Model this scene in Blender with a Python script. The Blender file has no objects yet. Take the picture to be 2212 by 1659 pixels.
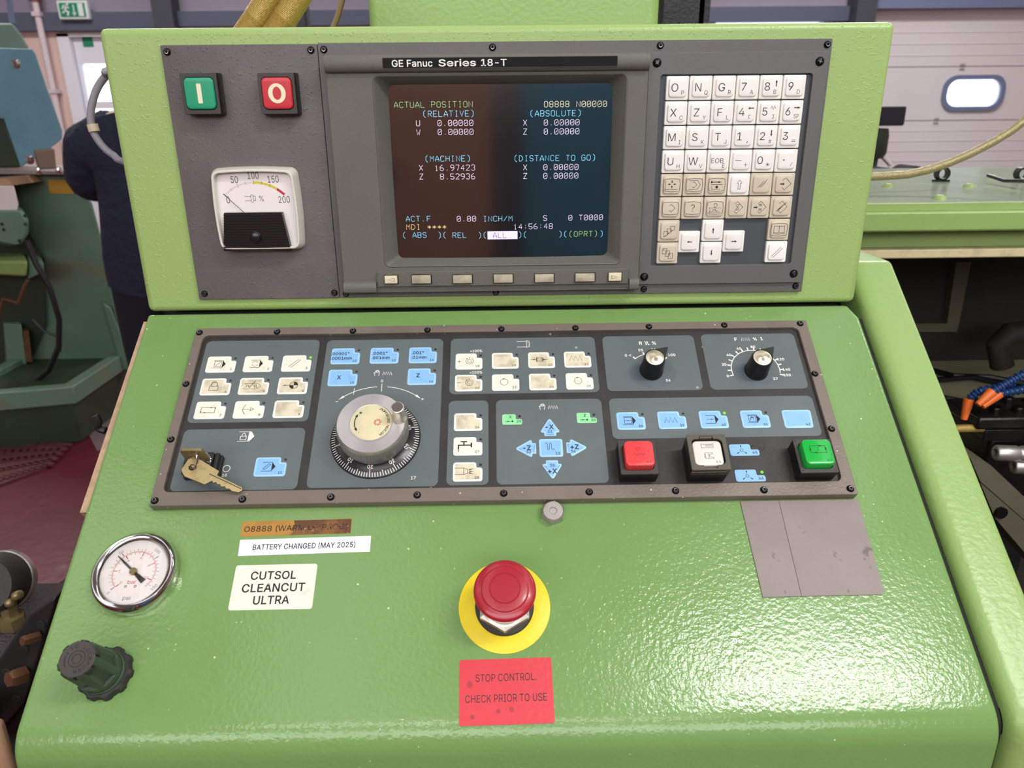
import bpy, math, random
from mathutils import Vector, Matrix
from mathutils.geometry import tessellate_polygon
random.seed(7)
PI = math.pi
S = bpy.context.scene
COL = S.collection
sin, cos, rad = math.sin, math.cos, math.radians

# ------------------------------------------------------------------ camera, world, exposure
CP = Vector((0.0015, -0.66761, 1.41718))
FPX = 1611.14
def cam_matrix(p, yaw, roll):
    f = Vector((sin(yaw)*cos(p), cos(yaw)*cos(p), -sin(p)))
    r = f.cross(Vector((0, 0, 1))).normalized(); u = r.cross(f)
    r2 = r*cos(roll)+u*sin(roll); u2 = -r*sin(roll)+u*cos(roll)
    return Matrix((r2, u2, -f)).transposed()
CR = cam_matrix(rad(19.78), rad(.7862), rad(-.5707))
cam = bpy.data.cameras.new('camera'); camo = bpy.data.objects.new('camera', cam); COL.objects.link(camo)
camo.matrix_world = Matrix.Translation(CP) @ CR.to_4x4()
cam.sensor_width = 36; cam.lens = FPX/2212*36; cam.clip_start = .02; cam.clip_end = 200
cam.dof.use_dof = True; cam.dof.focus_distance = .63; cam.dof.aperture_fstop = 12
S.camera = camo
S.view_settings.view_transform = 'Standard'; S.view_settings.look = 'None'
S.view_settings.gamma = 1; S.view_settings.use_curve_mapping = False
S.view_settings.exposure = -.42
world = bpy.data.worlds.new('world'); S.world = world; world.use_nodes = True
bg = world.node_tree.nodes['Background']; bg.inputs[0].default_value = (.93, .97, 1, 1); bg.inputs[1].default_value = 3.0
def area(name, loc, aim, sx, sy, power, color=(1, .985, .955)):
    l = bpy.data.lights.new(name, 'AREA'); l.shape = 'RECTANGLE'; l.size = sx; l.size_y = sy
    l.energy = power; l.color = color
    o = bpy.data.objects.new(name, l); COL.objects.link(o); o.location = loc
    o.rotation_euler = (Vector(aim)-Vector(loc)).to_track_quat('-Z', 'Y').to_euler()
    return o
# ceiling fixtures (their housings are built with the room): x, y, z, length, width, power
LAMPS = [(1.42, -1.34, 3.3, 1.5, .2, 68), (-3.2, -1.0, 4.5, 2.4, .5, 12), (-.2, .5, 4.2, 2.6, .5, 10), (4.6, 1.6, 4.5, 2.4, .5, 70),
         (-3.4, 4.6, 4.5, 2.4, .5, 200), (2.8, 4.8, 4.5, 2.4, .5, 250), (-.2, -3.0, 3.9, 2.6, .4, 50)]  # last entry added to light the blocks mirrored in the screen
for i, (lx, ly, lz, sx, sy, pw) in enumerate(LAMPS):
    area('ceiling_lamp', (lx, ly, lz-.06), (lx, ly, 0), sx, sy, pw)
area('rear_fill_light', (-.4, -4.86, 3.05), (-.4, 0, 2.1), 7.0, 1.5, 165, (.97, .985, 1))  # added fill from behind the camera, no known source there

# ------------------------------------------------------------------ helpers
def ray(px, py): return CR @ Vector(((px-1106)/FPX, -(py-829.5)/FPX, -1))
def at(px, py, Y):
    d = ray(px, py); return CP + d*((Y-CP.y)/d.y)
def az(px, py, Z):
    d = ray(px, py); return CP + d*((Z-CP.z)/d.z)
FU = Matrix.Translation((0, 0, 1.25)) @ Matrix(((1, 0, 0), (0, 0, -1), (0, 1, 0))).to_4x4()     # upright face: u right, v up, w out (mm)
FL = Matrix.Translation((0, 0, 1.25)) @ Matrix(((1, 0, 0), (0, .8, -.6), (0, .6, .8))).to_4x4()  # sloping desk
FW = Matrix.Identity(4)

def srgb(h):
    if isinstance(h, str):
        h = [int(h[i:i+2], 16)/255 for i in (0, 2, 4)]
    return tuple(c/12.92 if c <= .04045 else ((c+.055)/1.055)**2.4 for c in h)+(1,)
MATS = {}
def mat(name, color, rough=.5, metal=0, bump=None, mott=None, speck=None, emit=0, spec=.5, coat=0, smear=None, aniso=0):
    m = bpy.data.materials.new(name); m.use_nodes = True; nt = m.node_tree; N = nt.nodes; L = nt.links
    b = N['Principled BSDF']; c = srgb(color)
    b.inputs['Base Color'].default_value = c; b.inputs['Roughness'].default_value = rough
    b.inputs['Metallic'].default_value = metal; b.inputs['Specular IOR Level'].default_value = spec
    if coat: b.inputs['Coat Weight'].default_value = coat; b.inputs['Coat Roughness'].default_value = .12
    if aniso:
        b.inputs['Anisotropic'].default_value = aniso; tg = N.new('ShaderNodeTangent'); tg.direction_type = 'RADIAL'; tg.axis = 'Z'; L.new(tg.outputs[0], b.inputs['Tangent'])
    tc = N.new('ShaderNodeTexCoord'); src = None
    def noise(scale, det=3, ro=.5):
        n = N.new('ShaderNodeTexNoise'); n.inputs['Scale'].default_value = scale; n.inputs['Detail'].default_value = det
        n.inputs['Roughness'].default_value = ro; L.new(tc.outputs['Object'], n.inputs['Vector']); return n.outputs['Fac']
    def ramp(v, a, b2):
        r = N.new('ShaderNodeMapRange'); r.inputs['From Min'].default_value = a; r.inputs['From Max'].default_value = b2
        L.new(v, r.inputs['Value']); return r.outputs['Result']
    def mix(fac, c1, c2, amt=1):
        x = N.new('ShaderNodeMix'); x.data_type = 'RGBA'
        mm = N.new('ShaderNodeMath'); mm.operation = 'MULTIPLY'; mm.inputs[1].default_value = amt; L.new(fac, mm.inputs[0]); L.new(mm.outputs[0], x.inputs[0])
        for s, k in ((c1, 6), (c2, 7)):
            if isinstance(s, tuple): x.inputs[k].default_value = s
            else: L.new(s, x.inputs[k])
        return x.outputs[2]
    cc = c
    for (sc, lo, hi, col2, amt) in (mott or []):
        cc = mix(ramp(noise(sc, 4, .6), lo, hi), cc, srgb(col2), amt)
    for (sc, thr, col2) in (speck or []):
        v = N.new('ShaderNodeTexVoronoi'); v.inputs['Scale'].default_value = sc; L.new(tc.outputs['Object'], v.inputs['Vector'])
        # only a few cells, and only their centres
        w = N.new('ShaderNodeSeparateColor'); L.new(v.outputs['Color'], w.inputs[0])
        a = N.new('ShaderNodeMath'); a.operation = 'LESS_THAN'; a.inputs[1].default_value = .13; L.new(v.outputs['Distance'], a.inputs[0])
        d = N.new('ShaderNodeMath'); d.operation = 'LESS_THAN'; d.inputs[1].default_value = thr; L.new(w.outputs[0], d.inputs[0])
        e = N.new('ShaderNodeMath'); e.operation = 'MULTIPLY'; L.new(a.outputs[0], e.inputs[0]); L.new(d.outputs[0], e.inputs[1])
        cc = mix(e.outputs[0], cc, srgb(col2), .85)
    if cc is not c: L.new(cc, b.inputs['Base Color'])
    if smear:
        L.new(ramp(noise(smear[0], 4), .3, .7), (x := N.new('ShaderNodeMapRange')).inputs['Value'])
        x.inputs['To Min'].default_value = smear[1]; x.inputs['To Max'].default_value = smear[2]; L.new(x.outputs[0], b.inputs['Roughness'])
    if bump:
        prev = None
        for (kind, sc, dist) in bump:
            bn = N.new('ShaderNodeBump'); bn.inputs['Strength'].default_value = 1; bn.inputs['Distance'].default_value = dist
            if kind == 'noise': h = noise(sc, 2)
            else:
                v = N.new('ShaderNodeTexVoronoi'); v.feature = 'SMOOTH_F1'; v.inputs['Scale'].default_value = sc; L.new(tc.outputs['Object'], v.inputs['Vector'])
                w = N.new('ShaderNodeSeparateColor'); L.new(v.outputs['Color'], w.inputs[0])
                h1 = ramp(v.outputs['Distance'], .42, .12); g = ramp(w.outputs[0], .55, .7)
                q = N.new('ShaderNodeMath'); q.operation = 'MULTIPLY'; L.new(h1, q.inputs[0]); L.new(g, q.inputs[1]); h = q.outputs[0]
            L.new(h, bn.inputs['Height'])
            if prev: L.new(prev, bn.inputs['Normal'])
            prev = bn.outputs[0]
        L.new(prev, b.inputs['Normal'])
    if emit:
        b.inputs['Emission Color'].default_value = c; b.inputs['Emission Strength'].default_value = emit
    MATS[name] = m; return m
def clear_mat(name, tint, refl=1.0, rough=.03):
    m = bpy.data.materials.new(name); m.use_nodes = True; N = m.node_tree.nodes; L = m.node_tree.links
    N.remove(N['Principled BSDF']); out = N['Material Output']
    t = N.new('ShaderNodeBsdfTransparent'); t.inputs[0].default_value = srgb(tint)
    g = N.new('ShaderNodeBsdfGlossy'); g.inputs['Roughness'].default_value = rough
    f = N.new('ShaderNodeFresnel'); f.inputs[0].default_value = 1.45; x = N.new('ShaderNodeMixShader')
    k = N.new('ShaderNodeMath'); k.operation = 'MULTIPLY'; k.inputs[1].default_value = refl
    L.new(f.outputs[0], k.inputs[0]); L.new(k.outputs[0], x.inputs[0]); L.new(t.outputs[0], x.inputs[1]); L.new(g.outputs[0], x.inputs[2]); L.new(x.outputs[0], out.inputs[0])
    MATS[name] = m; return m

# letter outlines (advance, then closed loops), two characters per number
GLYPHS = {'A':'-t(a(P*h.7+Y.7-c(P,x(P+e+t+M,a+--r+:-r*t,`*^+t)L(P )f*,)f*f,_*f,_*,',
'B':'-[)3(P)3.7+6.7+g.2,5.$,S-i,j-M,w--,{,c,x,D,p,,,P+d,&+P,&+K,?+F,W+:,n+(-$*j-1*K-5*%-0)[,}):,f(x,D(c+s(T+<(P )u)0+:)0+n)6,6)G,I)a,O*&,L*?,B*V,3*j+x*y+]+)+=+,)u+, )u+c+3+c+N+f+f+n,/,2,9,H,<,a,6-%,$-@+a-Q+5-W)u-W',
'C':'.8+P(I+%(M*X(W*4(j)o)()S)F)=)k),*;(}*j(y+C(}+w),,L)=,v)S-@)o-_*4-x*X./+%.:+P.>+w.;,@.2,b.#-$-k->-R-S-5-c,n-m,H-+,H,r,x,Q-?,&-T+P-[+#-U*V-C*4-%)u,X)e,%)_+C)e*a)u*/*5)a*V)C+#)2+P),,&)3,Q)H,r)j-+*>-m*>-c)t-S)R-?)5-$(w,b(d,A(U+w(L',
'D':'.0*z(P)W(P)W)0*v)0+U)6,*)H,N)f,h*3,w*e,|+D,w,#,h,U,N,|,,-?+X-Q*|-W)T-W)T.7+%.7+V.3,&.),M-r,|-L-D,t-T,K-^+x-b+D-^*l-T*=-D)o-.)J,m)-,K(p,#(_+Q(S )u.7)u(P)3(P)3.7',
'E':'-6)3(P)3.7,a.7,a-W)u-W)u+d,O+d,O+*)u+*)u)0,d)0,d(P',
'F':'--)3(P)3.7,^.7,^-W)u-W)u+[,F+[,F*|)u*|)u(P',
'G':'.B+R(I+%(M*W(W*3(j)n)()R)F)<)l),*;(|*j(y+C(|+w),,L)<,v)R-@)m-_*3-x*V./+#.:+N.>+v.;,@.2,c-}-%-i-@-P-T-3-e,m-n,I-+,I,p,v,P->,&-S+N-[*}-U*U-C*4-&)u,X)e,%)_+C)e*a)u*/*5)a*V)C+$)2+R),+{)0,E)>,c)T,y)s--*>-2*i-E*f+a*f+a+E-r+E-r*g-k*+-V)R-6)),f(d,2(P',
'H':'.?)3(P)3.7)u.7)u+g,u+g,u.7-].7-](P,u(P,u+-)u+-)u(P',
'I':'+r(p(P(p)0)n)0)n-W(p-W(p.7+R.7+R-W*U-W*U)0+R)0+R(P',
'J':',y*W(I)t(S)B(r)+)6(w)[(r*/(r*K)Y*K)Y*/)`)`)r)A*3)/*W))*{)/+=)A+O)`+U*/+U.7,<.7,<*/,8)[,*)6+l(r+;(S',
'K':'-g)`*/)`*w*)+J*L+u*s,D,X.7-S.7+,+Y+)+Y )3(P)3.7)u.7)u,:)t+%)u*`)u(P ,a(P*Z+H+)+{-T(P',
'L':',v)3(P)3.7)u.7)u)0,U)0,U(P',
'M':'/U)3(P)3.7*6.7+Z*Y+e*=+q)s+})K,.)(+y)(,*)J,6)q,B*<,L*Y-p.7.s.7.s(P.2(P.2+i.2,3.3,^.4-0.5-].;-].,-,-v,W-g,.-[+i,B(P+d(P*H+i*=,-*/,U)y-+)h-])o-])p-3)q,a)r,4)r+i)r(P',
'N':'.E)3(P)3.7*%.7,C*U,W*5,q)c-1).-()--#)d,|*;,|*b,|.7-c.7-c(P,p(P*i+h*O,7*2,j)d-W)o-Y)r,m)t,4)u+i)u(P',
'O':'.O+P(I+%(M*X(W*4(j)o)()S)F)=)k),*;(}*j(y+C(}+w),,L)=,v)S-@)o-_*4-x*X./+%.:+P.>+{.:,H./,m-x-2-_-M-@-d,v-t,L.#+w.&+C.#*j-t*;-d)k-M)F-2)(,m(j,H(W+{(M +P),+|)2,I)C,l)a-+*.-<*a-A+C-<,%-+,Y,l-&,I-D+|-U+P-[+#-U*V-D*5-&)u,X)e,%)_+C)e*a)u*.*5)a*V)C+#)2',
'P':'-P)3(P)3.7+0.7+g.1,8-{,Z-b,s-A-&,t-,,H-&+v,s+N,Z+.,8*n+g*^+0*X)u*X)u(P )u+7+.+7+R+;+o+E,*+U,9+l,B,+,D,H,B,e,9-$,*-:+o-J+Q-T+--W)u-W',
'Q':'.O+:*=,$*=,^)L,m)8-h&z-#&z,F(l,7)$ +P(I+%(M*X(W*4(j)o)()S)F)=)k),*;(}*j(y+C(}+w),,L)=,v)S-@)o-_*4-x*X./+%.:+P.>+{.:,H./,m-x-2-_-M-@-d,v-t,L.#+w.&+C.#*j-t*;-d)k-M)F-2)(,m(j,H(W+{(M +P),+|)2,I)C,l)a-+*.-<*a-A+C-<,%-+,Y,l-&,I-D+|-U+P-[+#-U*V-D*5-&)u,X)e,%)_+C)e*a)u*.*5)a*V)C+#)2',
'R':'-T)3(P)3.7+1.7+h.2,9-},[-e,s-D-(,x-,,L-(+{,s+T,[+5,9*x+g*j+1*e)u*e)u(P )u+D+/+D+R+G+p+P,++_,:+r,B,0,E,L,B,i,:-(,+-<+p-K+R-T+.-W)u-W ,M(P+++*+u+*-?(P',
'S':'-R+$(G*J(L)x(Y)R(p)7)3)$)W(w*&)`*&)f)f)s)O*,)>*D)2+$)(+F)++d)3+})A,5)S,A)j,F*),B*?,8*Q+n*l+:*}*V+4)x+I)M+g)3,2)+,a)1-0)B-S)^-p*(.,*R.9+(.>+X.9,(.,,K-p,f-T,w-2-#,g,=,g,2-/+t-H+P-X+%-_*a-[*E-S*/-F)y-5)n,{)k,e)o,L){,:*G+z*s+k+M+],#+M,S+3,h*{,x*e-(*I-+*)-%)Z,o)7,T(s,/([+[(L',
'T':'-T(q-W(q.7-4.7-4-W+F-W+F(P*`(P*`-W',
'U':'.?+H(H*j(N*8(`)j(|)L)G)9)t)3*K)3.7)t.7)t*P)x*.*+)i*>)N*Y);*{)/+H)++p)/,7);,Q)N,f)i,r*.,v*P,v.7-].7-]*K-V)t-D)G-%(|,W(`,&(N',
'V':'-t*k(P(a.7)K.7*_*m*v*&+=(p+0(p+P*(+h*m,x.7-c.7+[(P',
'W':'06*9(P(a.7)I.7*A*c*M*/*Y)U*d(y*[(y*g)U*r*/+$*c+x.7,i.7-b*c-n*/-z)U.+(y-|(y.-)U.8*/.E*c/<.70%.7.L(P-Z(P,],/,K,t,<-o,J-o,;,x,*,/++(P',
'X':'-n(c(P*x+b*x+1(n.7)`.7*P,}*k,U+#,5+8+j+-+j+A,5+U,U+p,},c.7-Q.7+H+4+H+e-[(P,k(P+j)y+Q*C+?*b+++,+9+,+%*c*m*D*T)y)R(P',
'Y':'-l*j(P*j*o(a.7)R.7*_,D*}+j+?+++$+++@+k+^,D,j.7-Z.7+Q*o+Q(P',
'Z':'-I({(P({)$+V,n+x-B,A-p,H-Y+c-W+#-W(y-W(y.7,z.7,z-b*G)y*#)H)X(r)Q)-*6)0*u)0,|)0,|(P',
'0':'-X+((I*L(Q)z(i)V)5)<)i)0*9))*i)&+C))+x)0,M)<,x)V-R)z-x*L.6+(.>+].6,/-x,R-R,m,x,y,M-%+x-(+C-%*i,y*9,m)i,S)5,/(i+](Q +())+J)/+h)A,$)_,6*.,@*a,D+C,@,%,6,Y,$-(+h-F+J-X+(-`*_-X*A-F**-()s,Y)i,%)e+C)i*a)s*.**)_*A)A*_)/',
'1':'-X)C(P)C).,t).,t(P +Y.7+Y(P*s(P*s-S*p-S)M,R)M->*e.7',
'2':'-X)7(P)7)%+/+*+`+`+},3,,,`,),z+z-6+V-T+$-`*c-]*J-R*7-D*)-0)z,s)w,V)9,V)>-()M-M)g-m*-.**T.9+%.>+Q.9+x.+,=-n,U-P,e-.,j,a,`,*,Q+h,<+H+P*R*7)3*7)0,r)0,r(P',
'3':'-X*y(I*K(M)}(Z)Y(o)=)0)+)R(})|)e)|)k)c)v)N*.)>*C)2*z))+=),+X)4+o)A,&)T,1)l,5*/,2*J,(*c+q*x+X+/+7+9*h+=*;+=*;+q+f-S+f-W)=-W)=.7,a.7,a-a*r+[*r+g+M+f+z+Y,D+B,`*},p*X,v*/,p)_,_)9,D(u+{(]+O(N',
'4':'-X(y)a(y*<+<.7+}.7)e*D)e*A-0*A-0)a +`(P+`)q+`*0+`,*,C,*,C(P',
'5':'-X*|(I*P(N**([)d(q)J)3)9)T)3)z)r)z*()P*K)3*|))+?),+Y)7+p)I,%)`,0){,4*@,0*`,%*|+o+9+X+K+=+V*y+Z*E+Q)x+;):+B)W.7,Z.7,Z-W*5-W*#+s*%+s*P,1+*,:+L,6+l,-,-+x,E+c,X+I,h+,,q*f,t*A,n)m,^)C,C(z+{(`+Q(O',
'6':'-X+&(I*T(O*,(`)e(y)K)A)<)k)7*@);*f)G+4)^+c*&,@+A.7,..7*5+J*/+J*C+f*c+y+0,%+[+{,(+m,F+T,_+5,m*h,r*;,m)h,])@,C(x+|(_+T(N +&)&+C)++])6+q)F,%)],0)x,3*;,0*Y,%*t+q+0+]+@+C+K+&+N*e+K*L+A*7+0*(*u)x*Z)u*<)x)x*()^*7)F*L)6*e)+',
'7':'-X)X(P,/-S,/-W)5-W)5.7,t.7,t-T*C(P',
'8':'-X+&(I*P(N*%([)](r)A)5)0)W)+*$).*D)8*b)H*{)]+6)u+E*7+N*7+P)o+`)T+z)C,B)=,i)B-4)Q-U)j-q*0.,*V.9+&.>+R.9+x.,,=-q,U-U,f-4,k,i,e,B,S+z,9+`+r+P+r+N,3+E,K+6,a*{,p*b,z*D-#*$,x)W,g)5,L(r,)([+X(N +&)(+G)++c)3+y)A,/)R,9)i,=*),9*C,.*[+w*o+a+#+E+-+&+0*c+-*G+#*1*o)z*[)o*C)k*))o)i)y)R*/)A*E)3*b)+ +&+h+W+r+y,6,(,K,+,e+z-7+X-T+&-`*O-T*/-7*%,|)},e*%,K*/,6*P+r',
'9':'-X+&.>+T.8+|.(,C-h,]-E,m,v,r,G,n+{,b+S,J+$,&*F*g(P)z(P+s+=+y+=+e*|+F*i*y*b*M*f*&*u)b+2)J+R);+y)7,L)<,z)L-G)f-i*-.(*T.8 +&-`*f-]*L-Q*8-@*(-*)y,j)u,L)y,.*(+m*8+W*L+F*f+<+&+8+C+<+]+F+q+V,%+m,0,-,3,J,0,j,%-*+q-@+]-Q+C-]',
'a':',r*>(G)v(K)U(U);(g)&)#(t)@(o)d(s*((|*?)E*`)u*r*P*{+/+(+N+0+Y+D+Y+F+P+o+5,.*c,7*3,.)n+s)[+W(z+i)0,.)F,F)`,X)},d*a,m+4,h+d,T+x,C,.,,,9+h,=+@,=(P+Z(P+Z)++U)++A(j*v(Q*](J *H)#*i)(+))2+=)A+L)T+Y*(+Y*]+H*T+,*N*g*I*M*F*#*=)_*))S)a)^)?)z)+',
'b':'-;+*(H*e(K*J(T*((p)n)2)h)2)h(P),(P),.7)j.7)j,+)n,+*&,F*I,b*d,j+*,m+W,g,$,U,E,8,_+k,n+:,s*[,n)},_)K,F)#,$(a+W(N *{)%+B)*+])9+s)O,()m,1*5,4*[,1+(,(+J+s+h+^+}+B,1*{,6*Z,1*?,#**+i)u+L)l+*)i*[)l*4)u)k**)M*@)8*Z)*',
'c':',y*n(H*=(N)m(a)I)$)/)L(y)}(s*Y(y+8)/+i)I,6)m,T*=,g*n,m+I,f+w,P,@,.,V+Z+u+K+h+g+S+}+7,1*n,6*K,1*/+|)t+e)d+G)Z+$)W*Y)Z*5)d)m)t)P*/)9*K)**n)$+8)++T)9+j)P+v)m,W)^,A)/+x(f+J(O',
'e':'-&*s(H*?(N)m(a)I)$)/)L(y)|(s*Y(x+7).+h)H,5)k,S*;,g*l,m+1,k+O,c+l,U,+,A,A,&,Q+`,]+7,`*a,`*G)B*G)B*|,>*|+|*i+y+2+p+R+a+l+L,%+2,2*l,6*K,2*0,$)u+l)e+S)Z+6)W*r)W*P)[*))f)b)x)G*5)4*Q))*s)$+C),+c)@+x)a,Y)R,M)6,;(x+}(d+a(T+>(K',
'i':'*E),(P),,h)j,h)j(P )K-N)--Z(z-w)-.:)K.F)j.:)v-w)j-Z',
'n':'--)j+()j(P),(P),,h)h,h)h+e)^+e)t,8*6,V*Y,h+(,m+M,i+m,^,-,I,A,-,M+c,Q+5,Q(P+n(P+n+0+h+X+V+v+;,/*q,5*V,2*?,)*++u)v+a)m+F',
'p':'-;),%t),,h)h,h)h,+)n,+*&,F*I,b*d,j+*,m+W,g,$,U,E,8,_+k,n+:,s*[,n)},_)K,F)#,$(a+W(N+*(H*e(K*K(T*((p)n)2)j)2)j%t *{)%+B)*+])9+s)O,()m,1*5,4*[,1+(,(+J+s+h+^+}+B,1*{,6*Z,1*?,#**+i)u+L)l+*)i*[)l*4)u)k**)M*@)8*Z)*',
'r':'+H),(P),,h)h,h)h,-)k,-)z,G*6,[*S,i*t,n+*,m+8,m+8,.++,0*n,2*=,&)v+b)m+K)j+2)j(P',
's':',Y*T(H*/(K)h(S)K(c)5(w)#)6(u)U)U)c)a)F)t)3*4)(*S)#*x))+9)5+K)H+Q)_+C*%*s*9*3*H)`*X)?*o),+2)%+W)*+w)8,8)N,N)k,_*3,j*Y,m+#,j+C,a+],R+q,?,%,(,0+h+Q+Z+8,(*z,4*Y,9*:,5){,))j+q)e+Z)h+G)t+8*J+#+**p+X*a+x*I,1*,,7)c,2)B,#)%+h(i+I(V+#(K',
'u':'--*T(K*0(O)k([)P(p)<)2)0)V),*)),,h)j,h)j*.)o)a*&)B*B)/*g))+&),+>)5+Q)D+a)X+k)r+n*7+n,h,Q,h,Q(P+p(P+p)S+y)S+d)%+F(b*}(P',
'.':'*Z)V(L)6(Y))(z)6)@)V)N)x)@*+(z)x(Y',
',':'*Z(w&2);)>*&)>)K&2',
'-':'-X,=+9,=*Z)j*Z)j+9',
'+':'-X*e(s*e,X+D,X+D(s )4*J)4+&,t+&,t*J',
'%':'0,*M+a*0+d)q+o)],%)M,;)E,T)B,q)B-/)E-K)N-d)]-z)q.1*0.;*M.?*m.;++.1+?-z+M-d+V-K+Y-/+Y,q+V,T+M,;+?,%+++o*l+d *M,3*e,8*s,F+#,q+#-/*t-Y*e-h*M-m*7-h*(-Y)w-/)w,q*(,F*7,8 ./(F-k(J-Q(U-=(f-/(|-%);,})V,})p-%*1-/*J->*a-R*q-k*|./+%.M*|.g*q.{*a//*J/7*1/:)p/:)V/7);/.(|.z(f.f(U.M(J ./(t.E(x.T),.`)V.`)p.T*@.F*N./*R-s*N-d*@-X)p-X)V-d),-s(x )|(P-v.7.V.7*^(P',
'(':'+V)P*n)S+M)],0)e,X)o-%)|-L*7.(*O.U+1.U*s-y*^-?*L,_*?,$*8+G*5*n*8*?*>)k*J):*Z(a*i(=*y&q+1&I*O&I*4&|)x(T)g).)Z)b)S*:',
')':'+V(v&I)/&r)?(>)M(c)^)<)i)l)p*@)r*n)o+G)h,$)Z,_)I-?)5-y(v.U)X.U)q.(*,-L*8-%*B,X*K,/*S+M*V*n*T*:*L)`*?),*.(S)s&{)X&I',
'<':'-X)8*P)8*{,q,l,q,(*,*g*.*k*.*a*,*e,q)H,q(`',
'>':'-X,p*P)8(`)8)H+|*e+z*a+z*k+|*g)8,()8,l,p*{',
'?':',R)|*6)|*=*#*g*+++*F+R*p+p+<,:+G,Q+K,m+?-<*{-W*P-b*&-X)b-<)W-&)S,g(l,g(r-5)(-W)@-s)_.-*(.9*P.>*z.9+D.,+b-r+x-V,+-5,0,k,+,D+x+}+b+b+C+J*z+0*g*l*a*<*a*6 *B(L){(Y)n(z){)@*B)M*c)@*p(z*c(Y',
'#':'-K+7(P,2.7,f.7+l(P (Z**(d*_,}*_,t** )7(P*1.7*e.7)k(P (y,()(,]-@,]-8,(',
'*':'-X*h+#*m,7)j+U)P,&*X,Y)P-2)j-_*m,}*h.7+?.7+;,},=-_,V-2+O,Y,V,&,=+U+;,7+?+#',
'"':',-)E,*)=.7*%.7)x,* *`,**W.7+?.7+8,*',
'/':'+>+0.O)>&^(_&^*P.O',
'=':'-X)?+:)?+s,j+s,j+: )?)X)?*7,j*7,j)X',
'm':'/C),(P),,h)h,h)h+m)d+m)n,/)|,F*J,e*z,o+F,i+e,U+{,7,-+m,#+m,.,-,=,C,Q,U,j,d-*,l-H,o-h,l.+,a.D,N.W,4.d+n.h+D.h(P.*(P.*+C.#+g-m,$-R,2-6,6,c,,,E+h,;+<,;(P+W(P+W+I+R+f+B+}+*,2*f,6*<,,)v+g)m+O)j+3)j(P',
' ':'*Z'}
GA = ''.join(chr(c) for c in range(35, 126) if chr(c) not in "\\'\""); GI = {c: i for i, c in enumerate(GA)}; GC = {}
def glyph(ch, bold):
    k = (ch, bold)
    if k in GC: return GC[k]
    s = GLYPHS[ch]; num = lambda t: [GI[t[i]]*len(GA)+GI[t[i+1]]-400 for i in range(0, len(t), 2)]
    av = num(s[:2])[0]/509; loops = []
    for part in s[2:].split(' '):
        q = num(part); loops.append([(q[i]/509, q[i+1]/509) for i in range(0, len(q), 2)]) if q else None
    loops = [[p for i, p in enumerate(P) if (Vector(p)-Vector(P[i-1])).length > .022] for P in loops]
    area = lambda P: sum(P[i-1][0]*P[i][1]-P[i][0]*P[i-1][1] for i in range(len(P)))/2
    if loops:
        sg = 1 if area(max(loops, key=lambda P: abs(area(P)))) > 0 else -1
        def fat(P):
            Q = []; n = len(P)
            for i in range(n):
                a, b, c = Vector(P[i-1]), Vector(P[i]), Vector(P[(i+1) % n]); d0 = (b-a).normalized(); d1 = (c-b).normalized()
                m = Vector((d0.y, -d0.x))+Vector((d1.y, -d1.x)); m = m/max(m.length_squared/2, .6); Q.append((b.x+m.x*bold*sg, b.y+m.y*bold*sg))
            return Q
        vs = []; fs = []; bx = lambda P: (min(p[0] for p in P), max(p[0] for p in P), min(p[1] for p in P), max(p[1] for p in P))
        for O in [P for P in loops if area(P)*sg > 0]:
            o4 = bx(O); H = [P for P in loops if area(P)*sg <= 0 and bx(P)[0] >= o4[0] and bx(P)[1] <= o4[1] and bx(P)[2] >= o4[2] and bx(P)[3] <= o4[3]]
            off = len(vs); G = [O]+H
            for P in G: vs += fat(P)
            fs += [tuple(i+off for i in t) for t in tessellate_polygon([[Vector((p[0], p[1], 0)) for p in P] for P in G])]
    else: vs, fs = [], []
    GC[k] = (av, vs, fs); return GC[k]
TX = {}
def text_geo(s, bold):
    k = (s, bold)
    if k not in TX:
        x = 0; vs = []; fs = []
        for ch in s:
            av, v, f = glyph(ch, bold); o = len(vs); vs += [(p[0]+x, p[1]) for p in v]; fs += [tuple(i+o for i in t) for t in f]; x += av+bold*.8
        TX[k] = (vs, fs)
    return TX[k]
def arc(cx, cy, r, a0, a1, n=12, ry=None):
    ry = ry or r
    return [(cx+r*cos(rad(a0+(a1-a0)*i/n)), cy+ry*sin(rad(a0+(a1-a0)*i/n))) for i in range(n+1)]
def circ(cx, cy, r, n=24, ry=None): return arc(cx, cy, r, 0, 360, n, ry)[:-1]
def rpoly(pts, rr, n=4):
    """polygon with every corner filleted; rr a radius or a list"""
    out = []; k = len(pts)
    for i, p in enumerate(pts):
        r = rr[i] if isinstance(rr, (list, tuple)) else rr
        P = Vector(p); a = Vector(pts[i-1])-P; b = Vector(pts[(i+1) % k])-P
        if r <= 0 or a.length < 1e-9: out.append(tuple(p)); continue
        a.normalize(); b.normalize(); ang = a.angle(b)
        if ang > PI-.02: out.append(tuple(p)); continue
        t = r/math.tan(ang/2); c = P+(a+b).normalized()*(r/sin(ang/2))
        p0 = P+a*t-c; p1 = P+b*t-c; a0 = math.atan2(p0.y, p0.x); d = math.atan2(p1.y, p1.x)-a0
        d = (d+PI) % (2*PI)-PI
        out += [(c.x+r*cos(a0+d*j/n), c.y+r*sin(a0+d*j/n)) for j in range(n+1)]
    return out
def rrect(cu, cv, w, h, r, n=4):
    return rpoly([(cu-w/2, cv-h/2), (cu+w/2, cv-h/2), (cu+w/2, cv+h/2), (cu-w/2, cv+h/2)], r, n)
def box4(u0, v0, u1, v1, r=0, n=4): return rrect((u0+u1)/2, (v0+v1)/2, abs(u1-u0), abs(v1-v0), r, n)
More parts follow.
